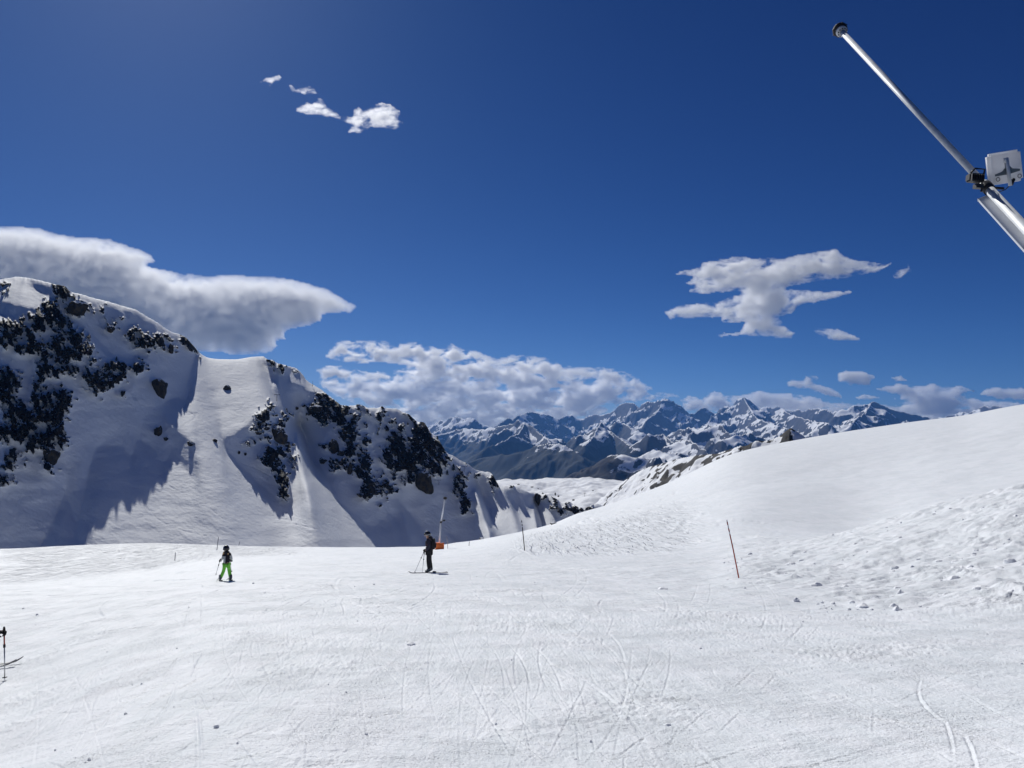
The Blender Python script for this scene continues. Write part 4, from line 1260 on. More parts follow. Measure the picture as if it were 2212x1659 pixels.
    for qx, qz in ((-23, -24), (24, -24)):
        bm = bmesh.new()
        g = f0 + MB @ Vector((qx*u, -.002, qz*u))
        for k in range(10):
            a0 = k*math.pi/5
            ball(bm, loc(g + MB @ Vector((.021*math.cos(a0), 0, .021*math.sin(a0)))), (.006, .006, .006), sub=1)
        from_bm('screw_ring', bm, M_DARKMET, bxo)
    # black floodlight with its yoke, left of the joint
    lc = Q(2094, 390, .10)
    bm = bmesh.new()
    R = Matrix((rt*math.cos(.08)-up*math.sin(.08), -view, up*math.cos(.08)+rt*math.sin(.08))).transposed()
    vs = box(bm, (0, 0, 0), (30*u, .10, 19*u))
    for v in bm.verts:
        if v.co.x < 0: v.co.z *= .86
        v.co = R @ v.co + loc(lc)
    lamp = from_bm('floodlight', bm, M_DARKMET, root, False, bevel=.012)
    bm = bmesh.new()
    tube(bm, [loc(lc + R @ Vector((-12*u, -.03, 9*u))), loc(lc + R @ Vector((-4*u, -.03, 19*u))), loc(lc + R @ Vector((17*u, -.03, 19*u))), loc(lc + R @ Vector((13*u, -.03, -12*u)))], .011, 8)
    from_bm('yoke', bm, M_DARKMET, lamp)
    bm = bmesh.new()
    bm.free()
    for k in range(6):
        bm = bmesh.new(); box(bm, loc(lc + R @ Vector((-13*u + k*5*u, -.065, -2*u))), (.006, .03, 15*u), R)
        from_bm('cooling_fin', bm, M_DARKMET, lamp, False)
    bm = bmesh.new(); box(bm, loc(Q(2103, 407, .09)), (16*u, .07, 9*u), R); tube(bm, [loc(Q(2096, 408, .10)), loc(Q(2165, 408, .02))], .016, 8); tube(bm, [loc(Q(2110, 408, .1)), loc(Q(2108, 419, .1))], .010, 8)
    from_bm('mounting_arm', bm, M_DARKMET, root, False)
    bm = bmesh.new(); tube(bm, [loc(Q(2186, 372+16, .03)), loc(Q(2180, 384+16, .03))], [.020, .024], 10); tube(bm, [loc(Q(2180, 400, .03)), loc(Q(2168, 411, .03)), loc(Q(2154, 416, .02))], .005, 6)
    from_bm('cable', bm, M_RUBBER, root)
    # hinged post that carries the lance
    bm = bmesh.new(); tube(bm, [(0, 0, -.3), loc(end) + Vector((0, 0, .05))], [.11, .10], 24)
    po = from_bm('post', bm, M_STEEL, root)
    bm = bmesh.new(); tube(bm, [loc(end) + Vector((-.16, 0, 0)), loc(end) + Vector((.16, 0, 0))], .13, 20); from_bm('hinge', bm, M_DARKMET, po)
    return root
near_lance()

def far_lance():
    d = 104.0
    p = on_ground(948, d)
    tip = at(961, 1079, d) - p; mid = at(952.5, 1128, d) - p
    root = empty('snow_lance', p, 'whole white snow lance standing behind the skier in the dip', 'snow lance')
    r = .115
    bm = bmesh.new(); tube(bm, [(0, 0, -.3), mid], [r*1.05, r], 14); from_bm('lower_tube', bm, M_WHITE, root)
    bm = bmesh.new(); tube(bm, [mid, tip], [r*.85, r*.8], 14); from_bm('upper_tube', bm, M_WHITE, root)
    ax = (tip-mid).normalized()
    bm = bmesh.new(); tube(bm, [tip, tip+ax*.08, tip+ax*.30, tip+ax*.36], [.15, .25, .25, .14], 14); from_bm('nozzle_head', bm, M_RUBBER, root)
    bm = bmesh.new(); tube(bm, [mid-ax*.12, mid+ax*.12], r*1.25, 14); from_bm('clamp', bm, M_DARKMET, root)
    bm = bmesh.new(); box(bm, mid + Vector((.42, -.1, .25)), (.34, .25, .2)); tube(bm, [mid, mid + Vector((.42, -.1, .2))], .04, 6); from_bm('floodlight', bm, M_DARKMET, root, False)
    # orange padding wrapped round the foot
    q = empty('safety_pad', p + Vector((.1, -.75, 0)), 'orange safety pad wrapped round the foot of the white snow lance', 'safety pad')
    un = d/FW
    bm = bmesh.new(); box(bm, (.12, 0, 8*un), (18*un, .62, 16*un))
    bmesh.ops.subdivide_edges(bm, edges=list(bm.edges), cuts=5, use_grid_fill=True)
    for v in bm.verts:
        n = pn(v.co.x*2.2+3, v.co.z*2.2+v.co.y, 4)
        v.co.y += .06*float(n); v.co.x += .025*float(pn(v.co.z*3, v.co.y*2, 5))
    from_bm('padding', bm, M_ORANGE, q, True, bevel=0)
    mo = plain('dark_orange_webbing', (0.36, 0.06, 0.02), .7)
    for zz in (3.2, 13):
        bm = bmesh.new(); box(bm, (.05, -.01, zz*un), (17.3*un, .66, .05))
        from_bm('strap', bm, mo, q, False)
    bm = bmesh.new(); box(bm, (-.12, 0, 16.0*un), (9*un, .5, 1.6*un)); from_bm('top_fold', bm, M_ORANGE, q, False, bevel=.02)
far_lance()

# ------------------------------------------------------------------ skiers
def ski_obj(tip, tail, width, mat, label, group=None, parent=None):
    tip, tail = Vector(tip), Vector(tail)
    L = (tip-tail).length; ax = (tip-tail).normalized(); sd_ = ax.cross(Vector((0, 0, 1))).normalized(); up = sd_.cross(ax)
    if up.z < 0: up = -up
    bm = bmesh.new(); rows = []
    N = 22
    for k in range(N+1):
        t = k/N
        w = width*(0.5 + 0.16*(2*t-1)**2)
        if t > .93: w *= math.sqrt(max(0.02, 1-((t-.93)/.07)**2))
        lift = 0.0
        if t > .88: lift = .07*((t-.88)/.12)**2
        if t < .04: lift = .015
        c = tail + ax*(L*t) + up*(lift + .006)
        rows.append([bm.verts.new(c + sd_*w + up*.006), bm.verts.new(c - sd_*w + up*.006), bm.verts.new(c - sd_*w - up*.004), bm.verts.new(c + sd_*w - up*.004)])
    for a, b in zip(rows, rows[1:]):
        for k in range(4): bm.faces.new((a[k], a[(k+1) % 4], b[(k+1) % 4], b[k]))
    bm.faces.new(rows[0]); bm.faces.new(rows[-1][::-1])
    o = from_bm('ski', bm, mat, None)
    tag(o, label, 'ski', group)
    mid = tail + ax*(L*.44) + up*.03
    M = Matrix((ax, sd_, up)).transposed()
    bm = bmesh.new(); box(bm, mid + ax*.15, (.06, .055, .035), M); from_bm('toe_binding', bm, M_DARKMET, o, False, bevel=.006)
    bm = bmesh.new(); box(bm, mid - ax*.17, (.09, .06, .045), M); from_bm('heel_binding', bm, M_DARKMET, o, False, bevel=.006)
    return o

def pole_obj(grip, tip, mat, label, group=None, r=.009, upper=None):
    grip, tip = Vector(grip), Vector(tip); ax = (tip-grip).normalized()
    root = empty('ski_pole', tip, label, 'ski pole', group)
    g, t = grip-tip, Vector((0, 0, 0))
    q = g + (t-g)*.30
    bm = bmesh.new(); tube(bm, [g, q], [r*1.15, r*1.1], 10); from_bm('upper_shaft', bm, upper or mat, root)
    bm = bmesh.new(); tube(bm, [q, t - ax*.05], [r*.95, r*.7], 10); from_bm('shaft', bm, mat, root)
    bm = bmesh.new(); tube(bm, [q - ax*.02, q + ax*.03], r*1.8, 10); from_bm('clamp', bm, M_DARKMET, root)
    bm = bmesh.new(); tube(bm, [g - ax*.06, g - ax*.02, g + ax*.07], [r*1.3, r*1.9, r*1.5], 10); from_bm('grip', bm, M_RUBBER, root)
    bm = bmesh.new(); tube(bm, [t - ax*.065, t - ax*.06, t - ax*.052], [r*1.5, .038, .034], 14); from_bm('basket', bm, M_DARKMET, root)
    bm = bmesh.new(); tube(bm, [t - ax*.05, t], [r*.7, r*.25], 8); from_bm('point', bm, M_STEEL, root)
    return root

def glove(parent, wrist, hand_dir, curl_dir, s, mat):
    """a gloved hand closed round a grip: palm, four curled fingers of unequal length and a thumb from the side"""
    w = Vector(wrist); f = Vector(hand_dir).normalized(); c = Vector(curl_dir); c = (c - f*c.dot(f)).normalized(); sd_ = f.cross(c)
    V = [(*w, .034*s), (*(w + f*.045*s), .040*s, .030*s), (*(w + f*.085*s), .040*s, .028*s)]
    E = [(0, 1), (1, 2)]
    for k, (off, ln) in enumerate(((-.030, .030), (-.010, .036), (.011, .034), (.031, .026))):
        b = w + f*.095*s + sd_*off*s
        p1 = b + (f*.6+c*.5).normalized()*ln*s; p2 = p1 + (c*.95-f*.25).normalized()*ln*.9*s; p3 = p2 + (-f*.85+c*.1).normalized()*ln*.7*s
        i = len(V)
        V += [(*b, .0115*s), (*p1, .011*s), (*p2, .0105*s), (*p3, .009*s)]
        E += [(2, i), (i, i+1), (i+1, i+2), (i+2, i+3)]
    i = len(V)
    b = w + f*.035*s - sd_*.036*s + c*.012*s
    V += [(*b, .014*s), (*(b + (f*.6+c*.6-sd_*.3).normalized()*.035*s), .013*s), (*(b + (f*.9+c*1.2).normalized()*.065*s + sd_*.01*s), .011*s)]
    E += [(1, i), (i, i+1), (i+1, i+2)]
    return skin('glove', V, E, mat, parent, 1)

def figure(name, base, label, J, R, mats, group=None):
    """one continuous body (J: joints, local coordinates) with its clothes grown over it"""
    hd = J['head']
    V = []; idx = {}
    def add(k, p, r, r2=None):
        idx[k] = len(V); V.append((*p, r, r2 if r2 else r))
    s = R
    add('pel', J['pelvis'], .115*s, .095*s)
    add('wst', J['waist'], .11*s, .085*s)
    add('chs', J['chest'], .135*s, .095*s)
    add('nck', J['neck'], .052*s)
    add('jaw', J['jaw'], .062*s)
    add('head', hd, .088*s)
    add('crn', J['crown'], .07*s)
    for q in 'lr':
        add('sh'+q, J['shoulder_'+q], .058*s); add('el'+q, J['elbow_'+q], .042*s); add('wr'+q, J['wrist_'+q], .028*s)
        add('hp'+q, J['hip_'+q], .085*s); add('kn'+q, J['knee_'+q], .058*s); add('an'+q, J['ankle_'+q], .042*s); add('to'+q, J['toe_'+q], .036*s)
    E = [('pel', 'wst'), ('wst', 'chs'), ('chs', 'nck'), ('nck', 'jaw'), ('jaw', 'head'), ('head', 'crn')]
    for q in 'lr': E += [('chs', 'sh'+q), ('sh'+q, 'el'+q), ('el'+q, 'wr'+q), ('pel', 'hp'+q), ('hp'+q, 'kn'+q), ('kn'+q, 'an'+q), ('an'+q, 'to'+q)]
    body = skin(name, V, [(idx[a], idx[b]) for a, b in E], M_SKIN, None, 1)
    body.location = base
    tag(body, label, 'person', group)
    def grow(nm, keys, edges, mat, fac, extra=()):
        VV = []; ii = {}
        for k in keys:
            v = V[idx[k]]; ii[k] = len(VV); VV.append((v[0], v[1], v[2], v[3]*fac.get(k, 1.25), v[4]*fac.get(k, 1.25)))
        for k, p, r, r2 in extra: ii[k] = len(VV); VV.append((*p, r, r2))
        return skin(nm, VV, [(ii[a], ii[b]) for a, b in edges], mat, body, 1)
    return body, grow, V, idx

def boot(parent, ankle, toe, s):
    a, t = Vector(ankle), Vector(toe)
    f = (t-a); f.z = 0; f.normalize()
    V = [(*(a + Vector((0, 0, .16*s))), .070*s), (*(a + Vector((0, 0, .02*s))), .066*s), (*(a + f*.08*s + Vector((0, 0, -.045*s))), .058*s), (*(a + f*.19*s + Vector((0, 0, -.055*s))), .046*s), (*(a - f*.06*s + Vector((0, 0, -.05*s))), .050*s)]
    o = skin('ski_boot', V, [(0, 1), (1, 2), (2, 3), (1, 4)], M_BOOT, parent, 1, 1)
    bm = bmesh.new()
    for k in range(3):
        c = a + f*(.04+.035*k)*s + Vector((0, 0, (.10-.055*k)*s))
        tube(bm, [c + f.cross(Vector((0, 0, 1)))*.07*s, c + f*.03*s, c - f.cross(Vector((0, 0, 1)))*.07*s], .008*s, 6)
    from_bm('buckle', bm, M_ALU, o)
    return o

def helmet(parent, c, fwd, s, strap=True, shell=None, white_spot=False):
    c = Vector(c); f = Vector(fwd).normalized(); sd_ = f.cross(Vector((0, 0, 1))).normalized(); up = sd_.cross(f)
    M = Matrix((f, sd_, up)).transposed()
    bm = bmesh.new()
    ball(bm, (0, 0, 0), (.142*s, .118*s, .128*s), None, 3)
    bmesh.ops.bisect_plane(bm, geom=bm.verts[:]+bm.edges[:]+bm.faces[:], plane_co=(0, 0, -.045*s), plane_no=Vector((.42, 0, -1)), clear_outer=True)
    # open the face
    for v in list(bm.verts):
        if v.co.x > .055*s and v.co.z < .012*s: v.co.x = .055*s
    for v in bm.verts: v.co = M @ v.co + c
    h = from_bm('helmet', bm, shell or M_GLOSS, parent)
    bm = bmesh.new()
    for a in range(-8, 9):
        pass
    seg = 20; rr = []
    for k in range(seg+1):
        a = math.pi*0.5 + math.pi*k/seg*1.0
    ring_o = []; ring_i = []
    for k in range(25):
        a = 2*math.pi*k/24
        p = Vector((.146*s*math.cos(a), .121*s*math.sin(a), -.022*s))
        ring_o.append(p)
    for k in range(24):
        p, q = ring_o[k], ring_o[k+1]
        if p.x > .11*s and q.x > .11*s: continue
        h2 = .012*s
        vs = [bm.verts.new(M @ (v + Vector((0, 0, z))) + c) for v, z in ((p, -h2), (q, -h2), (q, h2), (p, h2))]
        bm.faces.new(vs)
    from_bm('goggle_strap', bm, M_GREY if strap else M_BLACK, h)
    bm = bmesh.new(); ball(bm, (0, 0, 0), (.035*s, .095*s, .042*s), None, 2)
    for v in bm.verts: v.co = M @ (v.co + Vector((.118*s, 0, .0))) + c
    from_bm('goggles', bm, M_GLOSS, h)
    if white_spot:
        bm = bmesh.new(); box(bm, M @ Vector((.065*s, -.02*s, .125*s)) + c, (.035, .03, .035), M); from_bm('white_block', bm, M_WHITE, h, False, bevel=.005)  # small white block near the top of the shell
    return h

def face(body, c, fwd, s):
    """nose, mouth, eyes and ears on the head"""
    c = Vector(c); f = Vector(fwd).normalized(); sd_ = f.cross(Vector((0, 0, 1))).normalized(); up = sd_.cross(f)
    M = Matrix((f, sd_, up)).transposed()
    bm = bmesh.new(); tube(bm, [M @ Vector((.088*s, 0, .0)) + c, M @ Vector((.112*s, 0, -.03*s)) + c, M @ Vector((.090*s, 0, -.038*s)) + c], [.009*s, .015*s, .010*s], 8)
    from_bm('nose', bm, M_SKIN, body)
    for q in (-1, 1):
        bm = bmesh.new(); ball(bm, M @ Vector((0, q*.088*s, -.01*s)) + c, (.018*s, .008*s, .028*s), M, 1); from_bm('ear', bm, M_SKIN, body)
        bm = bmesh.new(); ball(bm, M @ Vector((.082*s, q*.03*s, .005*s)) + c, (.010*s, .012*s, .008*s), M, 1); from_bm('eye', bm, M_WHITE, body)
    bm = bmesh.new(); ball(bm, M @ Vector((.086*s, 0, -.062*s)) + c, (.008*s, .024*s, .006*s), M, 1); from_bm('mouth', bm, plain('lips', (.35, .13, .11), .5), body)

# --- the adult standing side-on with a backpack, looking left
AB = on_ground(925, 32.4)
def slope_at(p, vx, vy):
    a = float(ground(np.array([p.x+vx*.8]), np.array([p.y+vy*.8]))[0]); b = float(ground(np.array([p.x-vx*.8]), np.array([p.y-vy*.8]))[0])
    return (a-b)/1.6
def gl(p, x, y, h=0.0):
    """local point on the snow under (x, y) plus a height"""
    z = float(ground(np.array([p.x+x]), np.array([p.y+y]))[0]) - p.z
    return Vector((x, y, z+h))
def adult():
    b = AB + Vector((0.05, 0, 0))
    J = dict(pelvis=(.0, 0, .90), waist=(-.01, 0, 1.04), chest=(-.02, 0, 1.28), neck=(-.045, 0, 1.43), jaw=(-.075, 0, 1.485), head=(-.075, 0, 1.56), crown=(-.07, 0, 1.62),
             shoulder_l=(-.01, .17, 1.37), elbow_l=(-.02, .22, 1.10), wrist_l=(-.17, .20, .95), shoulder_r=(-.01, -.17, 1.37), elbow_r=(.02, -.23, 1.10), wrist_r=(-.12, -.24, .94),
             hip_l=(0, .10, .86), knee_l=(.01, .11, .50), ankle_l=(.07, .11, .15), toe_l=(-.07, .11, .09),
             hip_r=(0, -.10, .86), knee_r=(-.02, -.11, .50), ankle_r=(.03, -.11, .15), toe_r=(-.11, -.11, .09))
    body, grow, V, ix = figure('person', b, 'adult skier in black jacket and trousers with two poles, standing side-on and facing left', J, 1.0, None)
    grow('trousers', ['pel', 'hpl', 'knl', 'anl', 'hpr', 'knr', 'anr'], [('pel', 'hpl'), ('hpl', 'knl'), ('knl', 'anl'), ('pel', 'hpr'), ('hpr', 'knr'), ('knr', 'anr')], M_BLACK,
         {'pel': 1.25, 'hpl': 1.25, 'hpr': 1.25, 'knl': 1.6, 'knr': 1.6, 'anl': 2.2, 'anr': 2.2})
    jk = grow('jacket', ['chs', 'wst', 'nck', 'shl', 'ell', 'wrl', 'shr', 'elr', 'wrr'], [('chs', 'wst'), ('wst', 'hem'), ('chs', 'nck'), ('chs', 'shl'), ('shl', 'ell'), ('ell', 'wrl'), ('chs', 'shr'), ('shr', 'elr'), ('elr', 'wrr')], M_NAVY,
         {'chs': 1.25, 'wst': 1.4, 'nck': 1.35, 'shl': 1.4, 'shr': 1.4, 'ell': 1.6, 'elr': 1.6, 'wrl': 1.7, 'wrr': 1.7}, [('hem', (.0, 0, .80), .165, .14)])
    bm = bmesh.new(); ball(bm, (.065, 0, 1.43), (.085, .12, .085), None, 2); from_bm('hood', bm, M_NAVY, jk)
    bm = bmesh.new(); box(bm, (-.075, -.155, 1.22), (.012, .02, .20)); from_bm('red_zip', bm, M_REDP, jk, False)
    boot(body, J['ankle_l'], J['toe_l'], 1.0); boot(body, J['ankle_r'], J['toe_r'], 1.0)
    helmet(body, (-.07, 0, 1.59), (-1, 0, -.08), 1.0, True, None, True)
    face(body, (-.075, 0, 1.545), (-1, 0, -.05), 1.0)
    glove(body, J['wrist_l'], (-.8, -.05, -.55), (.1, -.6, -.7), 1.0, M_BLACK)
    glove(body, J['wrist_r'], (-.7, .05, -.6), (.1, .6, -.7), 1.0, M_BLACK)
    # backpack: worn, but a thing of its own
    bp = empty('backpack', b + Vector((.14, 0, 1.0)), 'black backpack on the back of the adult skier', 'backpack')
    bm = bmesh.new(); box(bm, (.03, 0, .19), (.17, .27, .42)); bmesh.ops.subdivide_edges(bm, edges=list(bm.edges), cuts=4, use_grid_fill=True)
    for v in bm.verts:
        q = v.co - Vector((.03, 0, .19)); k = 1-.22*(abs(q.z)/.21)**3 - .16*(abs(q.y)/.135)**3
        v.co.x = .03 + q.x*k; v.co.y = q.y*(1-.15*(abs(q.z)/.21)**3)
    from_bm('bag', bm, M_BLACK, bp)
    bm = bmesh.new(); box(bm, (.125, 0, .12), (.05, .20, .20)); from_bm('front_pocket', bm, M_BLACK, bp, False, bevel=.02)
    for q in (-1, 1):
        bm = bmesh.new(); tube(bm, [(-.05, q*.10, .38), (-.13, q*.12, .40), (-.27, q*.12, .30), (-.27, q*.13, .16), (-.10, q*.15, .03)], .018, 6); from_bm('shoulder_strap', bm, M_BLACK, bp)
    # skis and poles
    for q, lab, dx in ((.11, 'dark ski under the far foot of the adult skier, tip crossing the other', 0), (-.11, 'dark ski under the near foot of the adult skier, nearer to the camera', .06)):
        tip = b + gl(b, -.86+dx, q-.16+(-.1 if q > 0 else .02), .01); tail = b + gl(b, .72+dx, q+.12, .01)
        ski_obj(tip, tail, .085, M_DARKMET, lab)
    g1 = b + Vector((-.225, .17, .86)); t1 = b + gl(b, -.62, .10, -.01)
    g2 = b + Vector((-.175, -.22, .85)); t2 = b + gl(b, -.235, -.38, -.02)
    pole_obj(g1, t1, M_ALU, 'slanting ski pole held out in front by the adult skier', None, .011)
    pole_obj(g2, t2, M_ALU, 'upright ski pole beside the leg of the adult skier', None, .011)
adult()

# --- the child in bright green trousers, seen from behind, sliding away to the left
def child():
    b = on_ground(491, 30.6)
    s = .80
    J = dict(pelvis=(.02, 0, .64), waist=(.01, .02, .76), chest=(.0, .04, .93), neck=(-.005, .06, 1.06), jaw=(-.015, .07, 1.10), head=(-.02, .075, 1.17), crown=(-.02, .075, 1.22),
             shoulder_l=(-.115, .04, 1.00), elbow_l=(-.135, .02, .83), wrist_l=(-.215, .10, .79), shoulder_r=(.125, .03, 1.0), elbow_r=(.18, .05, .82), wrist_r=(.10, .24, .76),
             hip_l=(-.05, 0, .61), knee_l=(-.10, .05, .38), ankle_l=(-.20, .02, .125), toe_l=(-.26, .10, .06),
             hip_r=(.09, 0, .61), knee_r=(.10, .06, .38), ankle_r=(.175, .02, .125), toe_r=(.11, .10, .06))
    body, grow, V, ix = figure('person', b, 'child skier in bright green trousers and a black and grey jacket, seen from behind', J, s, None)
    grow('trousers', ['pel', 'hpl', 'knl', 'anl', 'hpr', 'knr', 'anr'], [('pel', 'hpl'), ('hpl', 'knl'), ('knl', 'anl'), ('pel', 'hpr'), ('hpr', 'knr'), ('knr', 'anr')], M_GREEN,
         {'pel': 1.2, 'hpl': 1.1, 'hpr': 1.1, 'knl': 1.45, 'knr': 1.45, 'anl': 2.0, 'anr': 2.0})
    t = NT('black_and_grey_jacket')
    sx = t.node('ShaderNodeSeparateXYZ'); t.l.new(t.obj(), sx.inputs[0])
    left = t.math('LESS_THAN', sx.outputs[0], -.004); low = t.math('LESS_THAN', sx.outputs[2], .93)
    right_sleeve = t.math('MULTIPLY', t.math('GREATER_THAN', sx.outputs[0], .135), t.math('LESS_THAN', sx.outputs[2], .95))
    f = t.math('MAXIMUM', t.math('MULTIPLY', left, low), right_sleeve)
    t.bsdf(t.mix(f, (0.012, 0.013, 0.022), (0.42, 0.44, 0.45)), .8, 0, None, .3)
    jk = grow('jacket', ['chs', 'wst', 'nck', 'shl', 'ell', 'wrl', 'shr', 'elr', 'wrr'], [('chs', 'wst'), ('wst', 'hem'), ('chs', 'nck'), ('chs', 'shl'), ('shl', 'ell'), ('ell', 'wrl'), ('chs', 'shr'), ('shr', 'elr'), ('elr', 'wrr')], t.m,
         {'chs': 1.2, 'wst': 1.42, 'nck': 1.3, 'shl': 1.25, 'shr': 1.25, 'ell': 1.5, 'elr': 1.5, 'wrl': 1.6, 'wrr': 1.6}, [('hem', (.02, 0, .63), .145, .115)])
    bm = bmesh.new(); ball(bm, (.02, .0, 1.06), (.105, .085, .075), None, 2); from_bm('hood', bm, M_BLACK, jk)
    bm = bmesh.new(); tube(bm, [(-.07, .03, 1.10), (-.105, .0, 1.03), (-.12, -.01, .96)], [.03, .035, .012], 8); from_bm('hair', bm, M_HAIR, body)
    bm = bmesh.new(); tube(bm, [(.06, .0, 1.08), (.085, -.05, 1.03), (.09, -.06, .98)], [.018, .022, .008], 8); from_bm('hair', bm, M_HAIR, body)
    boot(body, J['ankle_l'], J['toe_l'], .88); boot(body, J['ankle_r'], J['toe_r'], .88)
    helmet(body, (-.03, .065, 1.195), (-.45, .9, -.05), .98, False)
    face(body, (-.02, .075, 1.15), (-.45, .9, -.1), .8)
    glove(body, J['wrist_l'], (-.7, .35, -.45), (.2, -.2, -.9), .9, M_NAVY)
    glove(body, J['wrist_r'], (-.1, .8, -.4), (-.2, -.3, -.9), .9, M_NAVY)
    for q, lab in ((-1, 'pale ski under the left foot of the child'), (1, 'pale ski under the right foot of the child')):
        x = -.21 if q < 0 else .165
        tip = b + gl(b, x-.28, .52, .012); tail = b + gl(b, x+.24, -.36, .012)
        ski_obj(tip, tail, .085, M_GREY, lab, 'skis of the child')
    g = b + Vector((-.275, .135, .755)); t_ = b + Vector((-.385, .02, .21))
    pole_obj(g, t_, M_ALU, 'short ski pole held off the snow by the child', None, .010)
    g = b + Vector((.04, .32, .73)); t_ = b + Vector((-.02, .62, .22))
    pole_obj(g, t_, M_ALU, 'ski pole in the right hand of the child, hidden by the body', None, .010)
child()

# --- the skier mostly outside the left edge: only a glove, a pole and two ski tips come into the picture
def edge_skier():
    hand = at(9, 1362, 15.0)
    gx, gy = hand.x, hand.y
    b = Vector((hand.x-.50, hand.y+.02, 0)); b.z = float(ground(np.array([b.x]), np.array([b.y]))[0])
    h = hand - b
    s = 1.0
    J = dict(pelvis=(.0, 0, .88), waist=(.03, 0, 1.02), chest=(.08, 0, 1.25), neck=(.11, 0, 1.40), jaw=(.13, 0, 1.45), head=(.13, 0, 1.52), crown=(.13, 0, 1.58),
             shoulder_l=(.07, .17, 1.34), elbow_l=(.12, .24, 1.08), wrist_l=(.06, .28, .90), shoulder_r=(.07, -.17, 1.34), elbow_r=(.12, -.18, h.z+.02), wrist_r=(h.x-.12, h.y-.01, h.z-.03),
             hip_l=(0, .10, .84), knee_l=(.06, .11, .48), ankle_l=(-.02, .11, .15), toe_l=(.12, .11, .09),
             hip_r=(0, -.10, .84), knee_r=(.06, -.11, .48), ankle_r=(-.02, -.11, .15), toe_r=(.12, -.11, .09))
    body, grow, V, ix = figure('person', b, 'skier cut off by the left edge, only a dark gloved hand showing', J, s, None)
    grow('trousers', ['pel', 'hpl', 'knl', 'anl', 'hpr', 'knr', 'anr'], [('pel', 'hpl'), ('hpl', 'knl'), ('knl', 'anl'), ('pel', 'hpr'), ('hpr', 'knr'), ('knr', 'anr')], M_BLACK,
         {'pel': 1.25, 'hpl': 1.25, 'hpr': 1.25, 'knl': 1.6, 'knr': 1.6, 'anl': 2.2, 'anr': 2.2})
    grow('jacket', ['chs', 'wst', 'nck', 'shl', 'ell', 'wrl', 'shr', 'elr', 'wrr'], [('chs', 'wst'), ('wst', 'hem'), ('chs', 'nck'), ('chs', 'shl'), ('shl', 'ell'), ('ell', 'wrl'), ('chs', 'shr'), ('shr', 'elr'), ('elr', 'wrr')], M_NAVY,
         {'chs': 1.25, 'wst': 1.4, 'nck': 1.35, 'shl': 1.4, 'shr': 1.4, 'ell': 1.5, 'elr': 1.5, 'wrl': 1.5, 'wrr': 1.3}, [('hem', (.0, 0, .78), .165, .14)])
    boot(body, J['ankle_l'], J['toe_l'], 1.0); boot(body, J['ankle_r'], J['toe_r'], 1.0)
    helmet(body, (.13, 0, 1.55), (1, 0, -.08), 1.0, False)
    face(body, (.13, 0, 1.505), (1, 0, -.05), 1.0)
    glove(body, J['wrist_r'], (1, 0, .12), (.0, .25, -1), 1.15, M_BLACK)
    glove(body, J['wrist_l'], (.1, 0, -1), (.9, -.2, 0), 1.15, M_BLACK)
    tp = Vector((gx + .075, gy - .05, 0)); tp.z = float(ground(np.array([tp.x]), np.array([tp.y]))[0])
    pole_obj(hand + Vector((.0, 0, .0)), tp, M_ALU, 'ski pole at the left edge, red above and silver below', None, .010, M_REDP)
    t2 = tp + Vector((-.62, .5, 0)); t2.z = float(ground(np.array([t2.x]), np.array([t2.y]))[0])
    pole_obj(b + Vector((.07, .28, .82)), t2, M_ALU, 'second ski pole of the cut off skier, outside the left edge', None, .010, M_REDP)
    M_IV = plain('ivory_ski_top', (.66, .67, .62), .35)
    for (px, dd, lab) in ((61, 16.7, 'ivory ski tip at the left edge, the one reaching farther right'), (46, 16.5, 'ivory ski tip at the left edge, the shorter looking one behind')):
        tip = on_ground(px, dd) + Vector((0, 0, .03))
        tail = Vector((tip.x - 1.65, tip.y - 1.05*0.5, 0)); tail.z = float(ground(np.array([tail.x]), np.array([tail.y]))[0]) + .01
        o = ski_obj(tip, tail, .075, M_IV, lab)
        ax = (tip-tail).normalized(); sd_ = ax.cross(Vector((0, 0, 1))).normalized()
        bm = bmesh.new()
        vs = []
        for t, w in ((-.17, .052), (-.10, .056), (-.03, .045), (.012, .018)):
            lift = .07*max(0, ((-t)*-1+.20)/.20)**2
            vs.append((tip + ax*t + sd_*w + Vector((0, 0, .022+lift)), tip + ax*t - sd_*w + Vector((0, 0, .022+lift))))
        for a_, b_ in zip(vs, vs[1:]):
            bm.faces.new([bm.verts.new(a_[0]), bm.verts.new(a_[1]), bm.verts.new(b_[1]), bm.verts.new(b_[0])])
        e = bmesh.ops.extrude_face_region(bm, geom=list(bm.faces))
        for v in e['geom']:
            if isinstance(v, bmesh.types.BMVert): v.co.z -= .012
        from_bm('tip_cap', bm, M_DARKMET, o, False)
edge_skier()

